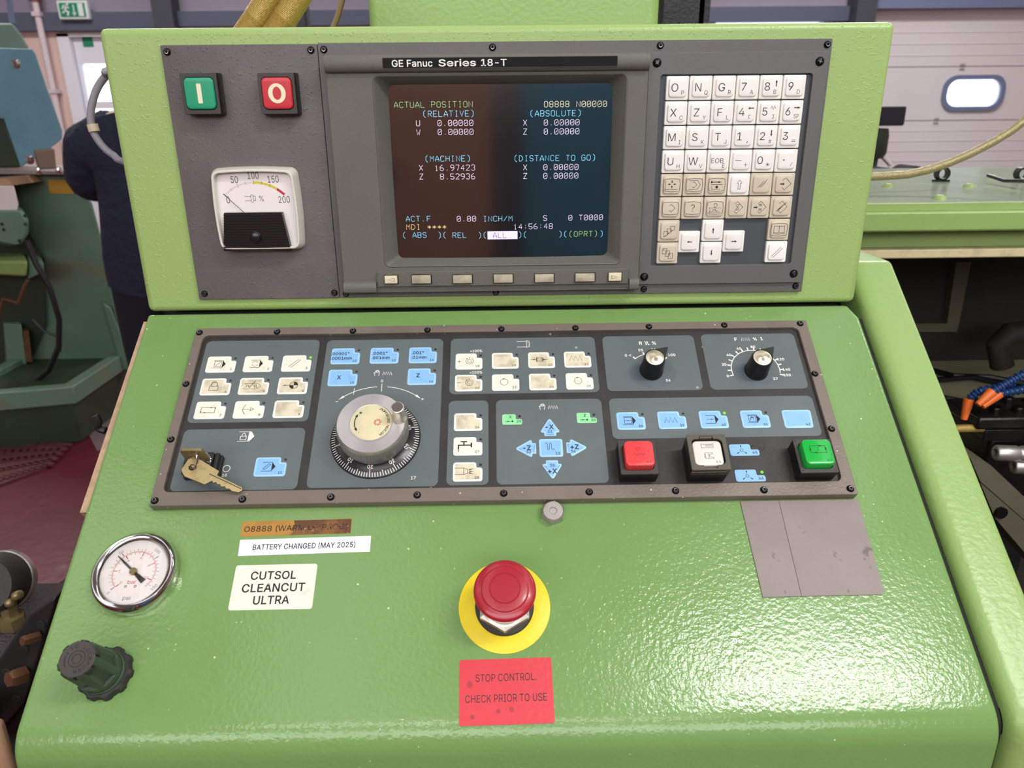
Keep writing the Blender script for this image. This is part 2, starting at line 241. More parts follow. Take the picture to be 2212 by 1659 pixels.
def inset(poly, d):
    k = len(poly); out = []
    A = sum(poly[i-1][0]*poly[i][1]-poly[i][0]*poly[i-1][1] for i in range(k)); sg = 1 if A > 0 else -1
    for i in range(k):
        p0, p, p1 = Vector(poly[i-1]), Vector(poly[i]), Vector(poly[(i+1) % k])
        e0 = (p-p0); e1 = (p1-p)
        if e0.length < 1e-7: e0 = e1
        if e1.length < 1e-7: e1 = e0
        e0 = e0.normalized(); e1 = e1.normalized()
        n0 = Vector((-e0.y, e0.x))*sg; n1 = Vector((-e1.y, e1.x))*sg; m = (n0+n1)
        m = m/max(m.length_squared/2, .3)
        out.append((p.x+m.x*d, p.y+m.y*d))
    return out

class MB:
    """collects polygons in a frame's own units (mm on the machine's faces, m in the room)"""
    def __init__(s): s.v = []; s.f = []; s.mi = []; s.m = 0
    def add(s, vs, fs, m=None):
        o = len(s.v); s.v += [tuple(x) for x in vs]; s.f += [tuple(i+o for i in f) for f in fs]; s.mi += [s.m if m is None else m]*len(fs); return s
    def bridge(s, A, B, m=None, closed=True):
        k = len(A); s.add(A+B, [(i, (i+1) % k, k+(i+1) % k, k+i) for i in range(k if closed else k-1)], m)
    def cap(s, P, m=None, flip=False):
        t = tessellate_polygon([[Vector(p) for p in P]]) if len(P) > 4 else [tuple(range(len(P)))]
        s.add(P, [tuple(reversed(x)) if flip else tuple(x) for x in t], m)
    def flat(s, poly, w, m=None): s.cap([(p[0], p[1], w) for p in poly], m); return s
    def prism(s, poly, w0, w1, bev=0, seg=3, m=None, base=True, cap_m=None):
        up = 1 if w1 > w0 else -1
        L3 = lambda P, w: [(p[0], p[1], w) for p in P]
        rings = [L3(poly, w0)]
        if bev > 0:
            for i in range(seg+1):
                a = PI/2*i/seg; rings.append(L3(inset(poly, bev*(1-cos(a))), w1-up*bev*(1-sin(a))))
        else: rings.append(L3(poly, w1))
        for a, b in zip(rings, rings[1:]): s.bridge(a, b, m)
        s.cap(rings[-1], m if cap_m is None else cap_m)
        if base: s.cap(rings[0], m, True)
        return s
    def taper(s, poly, w0, poly1, w1, m=None, cap=True):
        A = [(p[0], p[1], w0) for p in poly]; B = [(p[0], p[1], w1) for p in poly1]; s.bridge(A, B, m)
        if cap: s.cap(B, m)
        return s
    def plate(s, outer, holes, w0, w1, m=None, bev=0):
        loops = [outer]+holes; tops = [inset(outer, bev)]+[inset(h, -bev) for h in holes]
        for L, T in zip(loops, tops):
            s.bridge([(p[0], p[1], w0) for p in L], [(p[0], p[1], w1-bev) for p in L], m)
            if bev: s.bridge([(p[0], p[1], w1-bev) for p in L], [(p[0], p[1], w1) for p in T], m)
        for w, Q, fl in ((w1, tops, False), (w0, loops, True)):
            allp = [(p[0], p[1], w) for L in Q for p in L]
            t = tessellate_polygon([[Vector((p[0], p[1], 0)) for p in L] for L in Q])
            s.add(allp, [tuple(reversed(x)) if fl else tuple(x) for x in t], m)
        return s
    def box(s, x0, y0, z0, x1, y1, z1, m=None):
        v = [(x, y, z) for z in (z0, z1) for y in (y0, y1) for x in (x0, x1)]
        return s.add(v, [(0, 2, 3, 1), (4, 5, 7, 6), (0, 1, 5, 4), (2, 6, 7, 3), (0, 4, 6, 2), (1, 3, 7, 5)], m)
    def lathe(s, prof, cu=0, cv=0, n=40, m=None, rot=0, M=None):
        vs = []; k = len(prof)
        for i in range(n):
            a = 2*PI*i/n+rot; vs += [Vector((r*cos(a), r*sin(a), w)) for r, w in prof]
        if M is not None: vs = [M @ v for v in vs]
        else: vs = [v+Vector((cu, cv, 0)) for v in vs]
        fs = [(i*k+j, ((i+1) % n)*k+j, ((i+1) % n)*k+j+1, i*k+j+1) for i in range(n) for j in range(k-1)]
        return s.add(vs, fs, m)
    def tube(s, path, r, n=10, m=None, caps=True):
        P = [Vector(p) for p in path]; k = len(P); rings = []; up = None
        for i in range(k):
            t = (P[min(i+1, k-1)]-P[max(i-1, 0)]).normalized()
            if up is None: up = t.orthogonal().normalized()
            up = (up-t*up.dot(t)).normalized(); b = t.cross(up); rr = r[i] if isinstance(r, (list, tuple)) else r
            rings.append([P[i]+(up*cos(2*PI*j/n)+b*sin(2*PI*j/n))*rr for j in range(n)])
        for a, b in zip(rings, rings[1:]): s.bridge(a, b, m)
        if caps: s.cap(rings[0], m, True); s.cap(rings[-1], m)
        return s
    def stroke(s, pts, width, w, m=None, closed=False):
        P = [Vector((p[0], p[1])) for p in pts]; k = len(P); h = width/2; Lf = []; Rt = []
        for i in range(k):
            a = P[i-1] if (i or closed) else None; b = P[(i+1) % k] if (i < k-1 or closed) else None
            d0 = (P[i]-a).normalized() if a is not None else None; d1 = (b-P[i]).normalized() if b is not None else None
            d0 = d0 or d1; d1 = d1 or d0
            n0 = Vector((-d0.y, d0.x)); n1 = Vector((-d1.y, d1.x)); q = n0+n1
            q = q/max(q.length_squared/2, .45)
            Lf.append(P[i]+q*h); Rt.append(P[i]-q*h)
        f = w if callable(w) else (lambda x, y: w)
        A = [(p.x, p.y, f(p.x, p.y)) for p in Rt]; B = [(p.x, p.y, f(p.x, p.y)) for p in Lf]
        s.bridge(A, B, m, closed); return s
    def text(s, t, u, v, cap, w, m=None, al='c', bold=0, rot=0, sx=1, fit=None):
        """text with capital height cap, v at mid-height"""
        vs, fs = text_geo(t, bold); x0 = min(p[0] for p in vs); x1 = max(p[0] for p in vs)
        if fit: sx = fit/((x1-x0)*cap)
        off = {'c': (x0+x1)/2, 'l': x0, 'r': x1}[al]; c, sn = cos(rad(rot)), sin(rad(rot)); out = []
        for x, y in vs:
            X = (x-off)*cap*sx; Y = (y-.5)*cap; out.append((u+X*c-Y*sn, v+X*sn+Y*c, w))
        return s.add(out, fs, m)
    def arctext(s, t, cu, cv, R, a0, a1, cap, w, m=None, inward=False, bold=0):
        n = len(t)
        for i, ch in enumerate(t):
            if ch == ' ': continue
            a = a0+(a1-a0)*(i/(n-1) if n > 1 else .5)
            s.text(ch, cu+R*cos(rad(a)), cv+R*sin(rad(a)), cap, w, m, rot=a+90 if inward else a-90, bold=bold)
        return s
    def obj(s, name, mats, root, label=None, bevel=0, smooth=40, seg=2, link=True):
        fr, org, sc = root['_f']
        me = bpy.data.meshes.new(name)
        me.from_pydata([((x-org[0])*sc, (y-org[1])*sc, (z-org[2])*sc) for x, y, z in s.v], [], s.f)
        for k in (mats if isinstance(mats, (list, tuple)) else [mats]): me.materials.append(MATS[k])
        me.polygons.foreach_set('material_index', s.mi)
        import bmesh
        b = bmesh.new(); b.from_mesh(me); bmesh.ops.remove_doubles(b, verts=b.verts, dist=1e-6*(1 if sc < 1 else 50))
        bmesh.ops.recalc_face_normals(b, faces=[f for f in b.faces if len(f.link_loops if hasattr(f, 'link_loops') else f.loops)]); b.to_mesh(me); b.free()
        me.polygons.foreach_set('use_smooth', [True]*len(me.polygons)); me.set_sharp_from_angle(angle=rad(smooth))
        o = bpy.data.objects.new(name, me)
        if link: COL.objects.link(o)
        par = root.get('_o') if isinstance(root, dict) else root
        if par is not None: o.parent = par
        else: o.matrix_world = fr @ Matrix.Translation(Vector(org)*sc)
        if bevel:
            md = o.modifiers.new('bevel', 'BEVEL'); md.width = bevel; md.segments = seg; md.limit_method = 'ANGLE'; md.angle_limit = rad(40); md.harden_normals = False
        if label: o['label'] = label
        return o
def thing(name, label, cat, frame, org, group=None, empty=True):
    """a top-level object: an Empty at its base that parents its parts"""
    sc = 1 if frame is FW else .001; d = {'_f': (frame, org, sc), '_name': name, '_l': (label, cat, group)}
    if empty:
        o = bpy.data.objects.new(name, None); o.empty_display_size = .02; COL.objects.link(o)
        o.matrix_world = frame @ Matrix.Translation(Vector(org)*sc); d['_o'] = o; tag(o, label, cat, group)
    return d
def tag(o, label, cat, group=None, kind=None):
    o['label'] = label; o['category'] = cat
    if group: o['group'] = group
    if kind: o['kind'] = kind
    return o
def single(mb, name, label, cat, frame, org, mats, group=None, **k):
    d = thing(name, label, cat, frame, org, group, empty=False); o = mb.obj(name, mats, d, **k); tag(o, label, cat, group); return o
def struct(mb, name, mats, **k):
    o = mb.obj(name, mats, {'_f': (FW, (0, 0, 0), 1)}, **k); o['kind'] = 'structure'; return o
def sub(d, o): return {'_f': d['_f'], '_o': o, '_l': d['_l']}    # build a sub-part: same coordinates as the part
def dup(o, parent, delta, link=True):
    c = o.copy(); COL.objects.link(c); c.parent = parent; c.location = o.location+Vector(delta); return c

# ------------------------------------------------------------------ materials
GREEN = '9ab56c'
mat('green_hammer', GREEN, .34, bump=[('noise', 240, .00015), ('blob', 480, .0002)], mott=[(9, .4, .7, 'a0bb72', .5)])
mat('green_desk', '739656', .22, bump=[('noise', 330, .00028), ('noise', 110, .00008)], mott=[(6, .4, .7, '799c5b', .5), (30, .58, .75, '6d9050', .4)], speck=[(170, .025, 'cdd8ae'), (280, .03, 'c5d3a2')], smear=(14, .15, .21))
mat('green_plain', '8dab62', .33, bump=[('noise', 200, .0004)], mott=[(5, .4, .7, '90aa66', .5)])
mat('green_rail', '95ac68', .4, mott=[(14, .5, .8, '7d9455', .5)])
mat('green_top', '8f9f80', .22, mott=[(9, .4, .75, '6f7d68', .6)], bump=[('noise', 120, .0003)])
mat('tan_edge', 'b79a7e', .8, mott=[(90, .4, .7, '8f7258', .7)], bump=[('noise', 300, .001)])
mat('gap_black', '15170f', .8)
mat('grey_plate', '615c5a', .52, bump=[('noise', 900, .0002), ('blob', 430, .00024)], mott=[(18, .45, .75, '7a706b', .5)])
mat('grey_metal', '625f5e', .45, bump=[('noise', 700, .00012)], mott=[(16, .5, .8, '5d5753', .5)])
mat('grey_keypad', '62625f', .42, bump=[('noise', 900, .0001)])
mat('housing', '63625a', .55, bump=[('noise', 1300, .00022)], mott=[(20, .5, .8, '57554e', .5)])
mat('housing_dark', '4b4b47', .6, bump=[('noise', 1300, .0002)])
mat('nameplate', '101012', .6, spec=.2)
mat('frame_metal', '776c62', .42, metal=.15, bump=[('noise', 500, .0002)], mott=[(24, .5, .8, '5f564d', .7), (7, .55, .8, '868074', .6)], speck=[(170, .16, 'c9c3ae')])
mat('overlay_black', '292726', .5, bump=[('noise', 900, .00012)], mott=[(40, .45, .7, '383634', .7)], speck=[(120, .03, '8f8f88')])
mat('overlay_grey', '5c6565', .42, bump=[('noise', 800, .0001)], mott=[(12, .45, .75, '687070', .6), (45, .55, .8, '545d5e', .5)], speck=[(110, .02, 'aab0ac')])
mat('overlay_grey_worn', '566066', .4, mott=[(40, .4, .7, '646d70', .7)])
mat('key_rim', 'f3f0e4', .4); mat('key_cream', 'ece6d4', .5, mott=[(160, .52, .75, 'c9bf9f', .55)])
mat('key_dirty', 'dcd2b6', .55, mott=[(120, .42, .66, 'a89c80', .7)])
mat('key_blue_rim', '9fcbf3', .38); mat('key_blue', '86b9ea', .45, mott=[(150, .55, .78, '6f9fd0', .6)])
mat('key_green_rim', 'a9e9b0', .4); mat('key_green', '8fdc9b', .45)
mat('ink', '1b1a1e', .6); mat('ink_grey', '4d4a47', .6); mat('white_ink', 'eceae2', .6); mat('red_ink', 'c22a3a', .6)
mat('led_off', '2b2a28', .3); mat('led_on', '59e02c', .4, emit=1.3)
mat('cap_white', 'f0ece6', .38, mott=[(60, .6, .85, 'ddd5c8', .6)]); mat('cap_beige', 'd2c6b1', .42, mott=[(60, .5, .8, 'c2b399', .6)]); mat('cap_bright', 'f7f5ef', .38)
mat('keypad_back', '474a4f', .5)
mat('soft_key', 'b1a78f', .45, mott=[(70, .45, .7, '7f7766', .8)]); mat('soft_arrow', 'd8ccab', .45); mat('slot_dark', '22211f', .7)
mat('screen', '1d1d20', .08, spec=1.0, mott=[(14, .3, .8, '232224', .5)], coat=1)
mat('t_green', '8fb87c', .5, emit=.6); mat('t_cyan', '74bedd', .5, emit=.9); mat('t_white', 'cfc2da', .5, emit=.95); mat('t_yellow', 'cdb682', .5, emit=.8)
mat('t_cream', 'cfc8ac', .5, emit=.8); mat('t_block', 'cfc8f4', .5, emit=.85); mat('t_dark', '34343c', .5)
mat('black_gloss', '18181a', .28); mat('black_matte', '1d1c1c', .5); mat('dark_steel', '625c57', .45, metal=.4); mat('black_oxide', '232323', .3, metal=.75); mat('screw_glint', '8f8f92', .25, metal=1)
mat('housing_black', '3a3633', .45, bump=[('noise', 900, .0001)]); mat('housing_side', '232221', .5)
mat('cap_green', '1c9a72', .35, mott=[(70, .5, .8, '13805c', .6)]); mat('cap_red', 'c9323c', .35, mott=[(70, .5, .8, 'b92a34', .6)]); mat('cream_ink', 'efe6c4', .55)
mat('lamp_red', 'e23c40', .3, mott=[(300, .4, .7, 'ef5552', .6)]); mat('lamp_green', '10a53a', .22, emit=.22, coat=.5); mat('lamp_white', 'd9d5cc', .35); mat('smoke', '615d54', .2)
mat('ink_red_dark', '6c1f24', .6); mat('ink_green_dark', '06451a', .6)
mat('steel', 'bdb8b2', .35, metal=.8, smear=(60, .3, .45)); mat('steel_spun', 'c4c0bc', .3, metal=.85, aniso=.7, smear=(40, .26, .4)); mat('chrome', 'd6d4d2', .12, metal=1); mat('chrome_warm', 'd6d0c6', .3, metal=.75)
mat('brass', '93835a', .42, metal=.55, mott=[(180, .45, .7, '76663f', .7)]); mat('brass_cap', 'dcd3ba', .3, metal=.9, aniso=.85); mat('gold', 'b0924e', .38, metal=.25, bump=[('noise', 500, .001)])
mat('label_disc', 'd8cfa6', .5, mott=[(70, .45, .7, 'c4bda0', .7), (25, .55, .8, 'bdb594', .5)])
mat('yellow', 'ecd20e', .4, mott=[(45, .5, .8, 'dfbe0c', .5)]); mat('yellow_band', 'f0d838', .35); mat('red_yellow', 'd8b010', .4)
mat('red_cap', 'a31a2a', .32, mott=[(60, .5, .8, 'ad2836', .5)], coat=.3)
mat('sticker_white', 'eef0f4', .4); mat('sticker_cream', 'ece4d2', .45, mott=[(60, .62, .8, 'b9ae97', .6)]); mat('sticker_red', 'd23a45', .35, mott=[(24, .55, .8, 'd2323c', .6)], bump=[('noise', 260, .0002)])
mat('sticker_brown', 'b07f34', .4, mott=[(42, .5, .7, '8f5f28', .8), (150, .66, .78, 'e0c9a0', .4)]); mat('stain', 'a8303a', .5); mat('burn', '5f3a1e', .4, mott=[(60, .45, .6, '8a5a26', .7), (220, .62, .72, 'd8c8b0', .8)]); mat('skylight_fill', 'f4f8ff', .5, emit=1.6)
mat('magnet', '837873', .5, mott=[(20, .4, .75, '918681', .6), (55, .63, .68, '574f4c', .8)], bump=[('noise', 700, .0001)])
mat('dial_paper', 'e9e1dc', .6, mott=[(30, .5, .8, 'ddd2cc', .5)]); mat('meter_paper', 'efe7e4', .5); mat('scale_yellow', 'dccb4a', .6); mat('scale_red', 'c5283c', .6)
mat('milky', 'dedbcf', .25, coat=.5); clear_mat('lens', 'fbfbfb', .8); clear_mat('smoke_clear', 'd8d2bc', 1.2, .08)
mat('knob_green', '394939', .45, bump=[('noise', 700, .0002)]); mat('knob_face', '3f3a35', .5); mat('rubber', '2f2d2b', .6, bump=[('noise', 500, .0004)])
# the hall
mat('floor_red', '54101f', .4, mott=[(2.5, .4, .7, '64182b', .7), (9, .6, .74, '6d4450', .6)], bump=[('noise', 30, .001)])
mat('floor_mat', '562626', .7, bump=[('noise', 60, .004)]); mat('floor_grey', '6c5a5c', .5, mott=[(6, .4, .7, '7d6a68', .6)])
mat('wall_pink', 'd8bcb4', .85, mott=[(2, .4, .7, 'd0b2ac', .5)]); mat('wall_upper', '8d8393', .8, mott=[(1.2, .4, .7, '81788a', .6)]); mat('wall_plain', 'c9b8b0', .9); mat('ceiling_grey', 'b4b0b0', .9)
mat('wall_rear', 'b5a39a', .9, mott=[(1.2, .4, .7, '8b6455', .7)])
mat('beam_blue', '4e5366', .6); mat('beam_dark', '3a3c46', .6); mat('door_white', 'dfdde6', .5); mat('roller', 'd8d4d8', .5, mott=[(.9, .35, .7, 'dccbc6', .6)]); mat('roller_seam', 'b0a6aa', .6)
clear_mat('pane', 'f4f8ff', .5, .05); mat('frame_grey', '6f7896', .5)
mat('sign_green', '11805c', .5); mat('sign_white', 'd5dfdc', .5); mat('pipe_white', 'cfc0c4', .5); mat('red_valve', 'a01838', .4)
mat('lathe_green', '5c7866', .42, mott=[(3, .4, .7, '68826a', .7), (3.6, .5, .68, '776e58', .75)]); mat('lathe_dark', '2b3828', .5, mott=[(6, .4, .7, '22291f', .8)]); mat('lathe_blue', '6c96a6', .32, mott=[(4, .4, .7, '5d8494', .7)]); mat('lathe_top', '6d8276', .45)
mat('lathe_lime', '7f9256', .45); mat('label_orange', 'b5862a', .6); mat('box_white', 'd8ccc8', .6); mat('box_tan', 'a98468', .7); mat('brown_block', '7b6658', .6)
mat('cable_black', '14151a', .35); mat('cable_grey', '8d8790', .5); mat('tag_cream', 'c9b8a0', .6); mat('cord_tan', '9c8358', .7)
mat('braid', '9d9068', .35, metal=.35, bump=[('noise', 500, .001)]); mat('shirt', '1a1d33', .9, bump=[('noise', 26, .012)]); mat('trousers', '11131f', .9); mat('skin', 'b58a72', .55); mat('hair', '2c211c', .8)
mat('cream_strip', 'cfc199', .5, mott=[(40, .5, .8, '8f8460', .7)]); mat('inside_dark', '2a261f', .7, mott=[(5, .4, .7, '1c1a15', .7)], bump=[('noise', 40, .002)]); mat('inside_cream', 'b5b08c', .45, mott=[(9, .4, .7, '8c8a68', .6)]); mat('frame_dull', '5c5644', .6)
mat('tool_black', '1c1b1b', .35, metal=.4, mott=[(30, .45, .7, '2c2a29', .6)], bump=[('noise', 200, .0004)]); mat('nozzle_orange', 'e8702a', .4); mat('nozzle_blue', '1c3f73', .35); mat('carriage', '5d5b4a', .5, mott=[(12, .4, .7, '474637', .7)])
mat('felt', '4a4348', .95, bump=[('noise', 300, .004)], speck=[(160, .2, '8d868a')]); mat('teal_mirrored', '2f8fae', .5); mat('brown_mirrored', 'd08a64', .6); mat('copper', '74503a', .45, metal=.6, mott=[(60, .4, .7, '7c5a48', .6)])
mat('fill_glow', 'ffffff', .5, emit=2); mat('lamp_body', 'd5d5d5', .6)
mat('dark_cloth', '24222c', .9)
# ------------------------------------------------------------------ the hall
def pane_hole_plate(mb, x0, x1, z0, z1, holes, y0, y1, m=None):
    """upright panel in the xz plane with openings, thickness y0..y1"""
    t = MB(); t.plate([(x0, z0), (x1, z0), (x1, z1), (x0, z1)], holes, 0, 1, m)
    mb.add([(x, y0+(y1-y0)*w, z) for x, z, w in t.v], t.f, m)
YW = 7.8
m = MB(); m.box(-7, -5, -.1, 8, 8, 0); struct(m, 'floor', 'floor_red')
m = MB(); m.box(-7, -5, 5, 8, 8.1, 5.1); struct(m, 'ceiling', 'ceiling_grey')
for k, x in enumerate((-4.6, -1.6, 2.0, 5.0)): m = MB(); m.box(x, -4, 4.985, x+1.0, 7, 4.999); struct(m, 'window_%d' % (k+3), 'skylight_fill')  # glowing ceiling strips added to brighten what the metal parts reflect
m = MB(); m.box(-7.15, -5, 0, -7, 8, 5); struct(m, 'wall_left', 'wall_plain')
m = MB(); m.box(8, -5, 0, 8.15, 8, 5); struct(m, 'wall_right', 'wall_plain')
m = MB(); m.box(-7, -5.15, 0, 8, -5, 5); struct(m, 'wall_rear', 'wall_rear')
DX0, DX1, DZ = -4.5, -3.42, 2.25                       # the white door
RX0, RX1, RZ = 3.86, 7.2, 2.42                         # the sectional door
WX0, WX1, WZ0, WZ1 = 2.2, 3.42, 1.5, 2.36              # the window between them
m = MB(); pane_hole_plate(m, -7, 8, 0, 2.45, [[(DX0, .001), (DX1, .001), (DX1, DZ), (DX0, DZ)], [(RX0, .001), (RX1, .001), (RX1, RZ), (RX0, RZ)], box4(WX0, WZ0, WX1, WZ1)], YW, YW+.2, 0)
m.box(-7, YW+.02, 2.45, 8, YW+.2, 5, 1); struct(m, 'wall_back', ['wall_pink', 'wall_upper'])
m = MB(); m.box(-7, YW-.08, 2.27, -3.3, YW+.02, 2.44); struct(m, 'trim_1', 'beam_blue')
m = MB(); m.box(-3.3, YW-.08, 2.30, 3.66, YW+.02, 2.44); struct(m, 'trim_2', 'beam_blue')
m = MB(); m.box(3.66, YW-.1, 2.41, 8, YW+.02, 2.5); struct(m, 'trim_3', 'frame_grey')
m = MB(); m.box(3.60, YW-.25, 0, 3.80, YW, 4.5); struct(m, 'trim_4', 'beam_dark')
m = MB(); m.box(-3.42, YW-.2, 0, -3.22, YW, 4.5); struct(m, 'trim_5', 'beam_dark')
m = MB(); m.box(3.66, YW-.06, 2.5, 8, YW+.02, 5); struct(m, 'trim_6', 'beam_dark')
# white fire door with glazed panes
d = {'_f': (FW, (0, 0, 0), 1)}
m = MB(); p0, p1 = DX0+.2, DX1
holes = [box4(-4.34, 1.60, -3.6, 1.97, .03), box4(-4.34, .8, -3.6, 1.53, .03)]
pane_hole_plate(m, DX0+.13, DX1-.02, .02, DZ-.03, holes, YW+.04, YW+.09); do = struct(m, 'door_1', 'door_white')
dd = {'_f': (FW, (0, 0, 0), 1), '_o': do}
m = MB(); m.box(DX0, YW-.02, 0, DX0+.12, YW+.12, DZ); m.box(DX0, YW-.02, DZ-.03, DX1, YW+.12, DZ); m.obj('door_frame', 'door_white', dd)
for z0, z1 in ((1.59, 1.98), (.79, 1.54)):
    m = MB(); m.box(-4.35, YW+.06, z0, -3.59, YW+.066, z1); m.obj('glass_pane', 'pane', dd)
n0, n1 = at(177, 80, YW+.04), at(203, 101, YW+.04); m = MB(); m.box(n0.x, YW+.034, n1.z, n1.x, YW+.04, n0.z)
o = m.obj('door_notice', 'sign_green', dd, label='small green notice on the white door')
# window between door and sectional door
m = MB(); pane_hole_plate(m, WX0-.04, WX1+.04, WZ0-.04, WZ1+.04, [box4(WX0+.05, WZ0+.05, WX1-.05, WZ1-.05)], YW-.03, YW+.12)
wo = struct(m, 'window_1', 'door_white'); wd = {'_f': (FW, (0, 0, 0), 1), '_o': wo}
m = MB(); m.box(WX0+.05, YW+.04, WZ0+.05, WX1-.05, YW+.046, WZ1-.05); m.obj('glass_pane', 'pane', wd)
# sectional door with rounded light
m = MB(); rows = [0, .35, .80, 1.324, 1.864, 2.42]
for i, (z0, z1) in enumerate(zip(rows, rows[1:])):
    hs = [box4(4.80, 1.455, 5.40, 1.745, .12, 6)] if i == 3 else []
    pane_hole_plate(m, RX0, RX1, z0+.006, z1-.006, hs, YW+.05, YW+.1, 0)
    n = 5
    for k in range(1, n):
        zz = z0+(z1-z0)*k/n
        if not (i == 3): m.box(RX0, YW+.0455, zz-.004, RX1, YW+.0497, zz+.004, 0)
    m.box(RX0, YW+.06, z0-.006, RX1, YW+.09, z0+.006, 1)
ro = struct(m, 'door_2', ['roller', 'roller_seam']); rd = {'_f': (FW, (0, 0, 0), 1), '_o': ro}
t = MB(); t.plate(box4(4.765, 1.42, 5.435, 1.78, .14, 6), [box4(4.81, 1.465, 5.39, 1.735, .11, 6)], 0, .03)
m = MB(); m.add([(x, YW+.05-w, z) for x, z, w in t.v], t.f); m.obj('window_frame', 'frame_grey', rd)
m = MB(); m.box(4.79, YW+.06, 1.44, 5.41, YW+.066, 1.76); m.obj('glass_pane', 'pane', rd)
for zz, xx in ((1.324, 4.74), (1.864, 4.92)):
    t = MB(); t.lathe([(0, .012), (.012, .012), (.012, 0)], n=10)
    m = MB(); 
    for k in range(4): m.add([(x+xx+.028*(k % 2), YW+.046-w, y+zz-.02+.04*(k//2)) for x, y, w in t.v], t.f)
    m.obj('hinge_rivets', 'roller_seam', rd)
for i, (lx, ly, LZ, sx, sy, pw) in enumerate(LAMPS):
    w = ['low above the operator', 'over the far left bay', 'over the machine', 'over the guard', 'near the white door', 'near the sectional door', 'unseen by the rear wall, added to light the mirrored blocks'][i]
    d = thing('ceiling_light', 'long white ceiling light fitting hung %s' % w, 'ceiling light', FW, (lx, ly, LZ), 'ceiling lights of the hall')
    m = MB(); m.box(lx-sx/2-.04, ly-sy/2-.04, LZ-.02, lx+sx/2+.04, ly+sy/2+.04, LZ+.06); m.obj('body', 'lamp_body', d)
    m = MB()
    for sxn in (-1, 1): m.box(lx+sxn*sx*.4-.005, ly-.005, LZ+.06, lx+sxn*sx*.4+.005, ly+.005, 5)
    m.obj('hanger', 'lamp_body', d)
m = MB(); pane_hole_plate(m, -4.0, 3.2, 2.2, 3.9, [box4(-3.9+1.76*k, 2.3, -3.9+1.76*k+1.7, 3.8) for k in range(4)], -5.0, -4.95); wo = struct(m, 'window_2', 'door_white')  # unseen window with glowing panes, added as fill for the upright face
for k in range(4): m = MB(); m.box(-3.9+1.76*k, -4.985, 2.3, -3.9+1.76*k+1.7, -4.975, 3.8); m.obj('fill_pane', 'fill_glow', {'_f': (FW, (0, 0, 0), 1), '_o': wo})
# exit sign, pipe
d = thing('exit_sign', 'green and white running man exit sign fixed above the white door', 'sign', FW, (-4.29, YW-.04, 2.52))
c = at(164, 23, 7.72); X, Z = c.x, c.z
m = MB(); m.box(X-.15, 7.66, Z-.085, X+.15, 7.72, Z+.085); m.box(X-.02, 7.72, Z-.02, X+.02, 7.82, Z+.02); m.obj('case', 'sign_white', d, bevel=.008)
m = MB(); m.box(X-.125, 7.652, Z-.062, X+.125, 7.659, Z+.062); m.obj('face', 'sign_green', d)
t = MB()
for P, wd_ in (([(-8, 3), (-4.5, 3.2), (-2.6, 1)], 1.2), ([(-4.5, 3.2), (-6.2, -.5), (-3.6, -1.8), (-4.6, -4.6)], 1.5), ([(-6.2, -.5), (-8.6, -2.4)], 1.4), ([(-6.2, 2.8), (-8.8, .8)], 1.0)):
    t.stroke(P, wd_, 0)
t.flat(circ(-3.4, 4.3, 1, 12), 0); t.flat([(5, -5), (9.5, -5), (9.5, 5), (5, 5)], 0); t.stroke([(1.4, 4), (1.4, -3)], 1, 0); t.flat([(-.6, -2), (3.4, -2), (1.4, -5)], 0)
m = MB(); m.add([(X+x*.0115, 7.649, Z+y*.0115) for x, y, w in t.v], t.f); m.obj('running_man_symbol', 'sign_white', d)
a = at(75, 0, 7.70)
d = thing('wall_pipe', 'thin pale vertical pipe with red fitting on the pink wall', 'pipe', FW, (a.x, 7.7, 0))
m = MB(); m.tube([(a.x, 7.7, 0), (a.x, 7.7, 4.4)], .032, 12); m.obj('pipe_run', 'pipe_white', d)
for zz in (.9, 1.7, 2.42):
    m = MB(); m.box(a.x-.04, 7.66, zz-.02, a.x+.04, 7.82, zz+.02); m.obj('bracket', 'pipe_white', d)
m = MB(); m.lathe([(0, .09), (.06, .09), (.06, -.02), (0, -.02)], a.x, 7.7, 14, M=Matrix.Translation((a.x, 7.7, at(72, -3, 7.7).z))); m.obj('fitting', 'red_valve', d, label='red fitting on the pipe')
# unseen blocks added only to give the display glass its brown and teal reflection
for nm, lab, x0, x1, mt in (('teal_mirrored_block', 'tall teal block added by the rear wall to tint the screen reflection', .2, 1.9, 'teal_mirrored'), ('brown_mirrored_block', 'tall orange-brown block added by the rear wall to tint the screen reflection', -1.9, -.08, 'brown_mirrored')):
    d = thing(nm, lab, 'reflection block', FW, ((x0+x1)/2, -4.4, 0))
    m = MB(); m.box(x0, -4.9, 0, x1, -4.0, 2.1); m.obj('body', mt, d, bevel=.02)
    w_ = (x1-x0)/2
    for k in range(2):
        m = MB(); m.box(x0+w_*k+.02, -4.0, .12, x0+w_*(k+1)-.02, -3.97, 2.04); o = m.obj('door', mt, d, bevel=.01)
        h = MB(); hx = x0+w_+(.06 if k else -.10); h.box(hx, -3.97, 1.0, hx+.04, -3.93, 1.2); h.obj('handle', 'black_matte', sub(d, o))

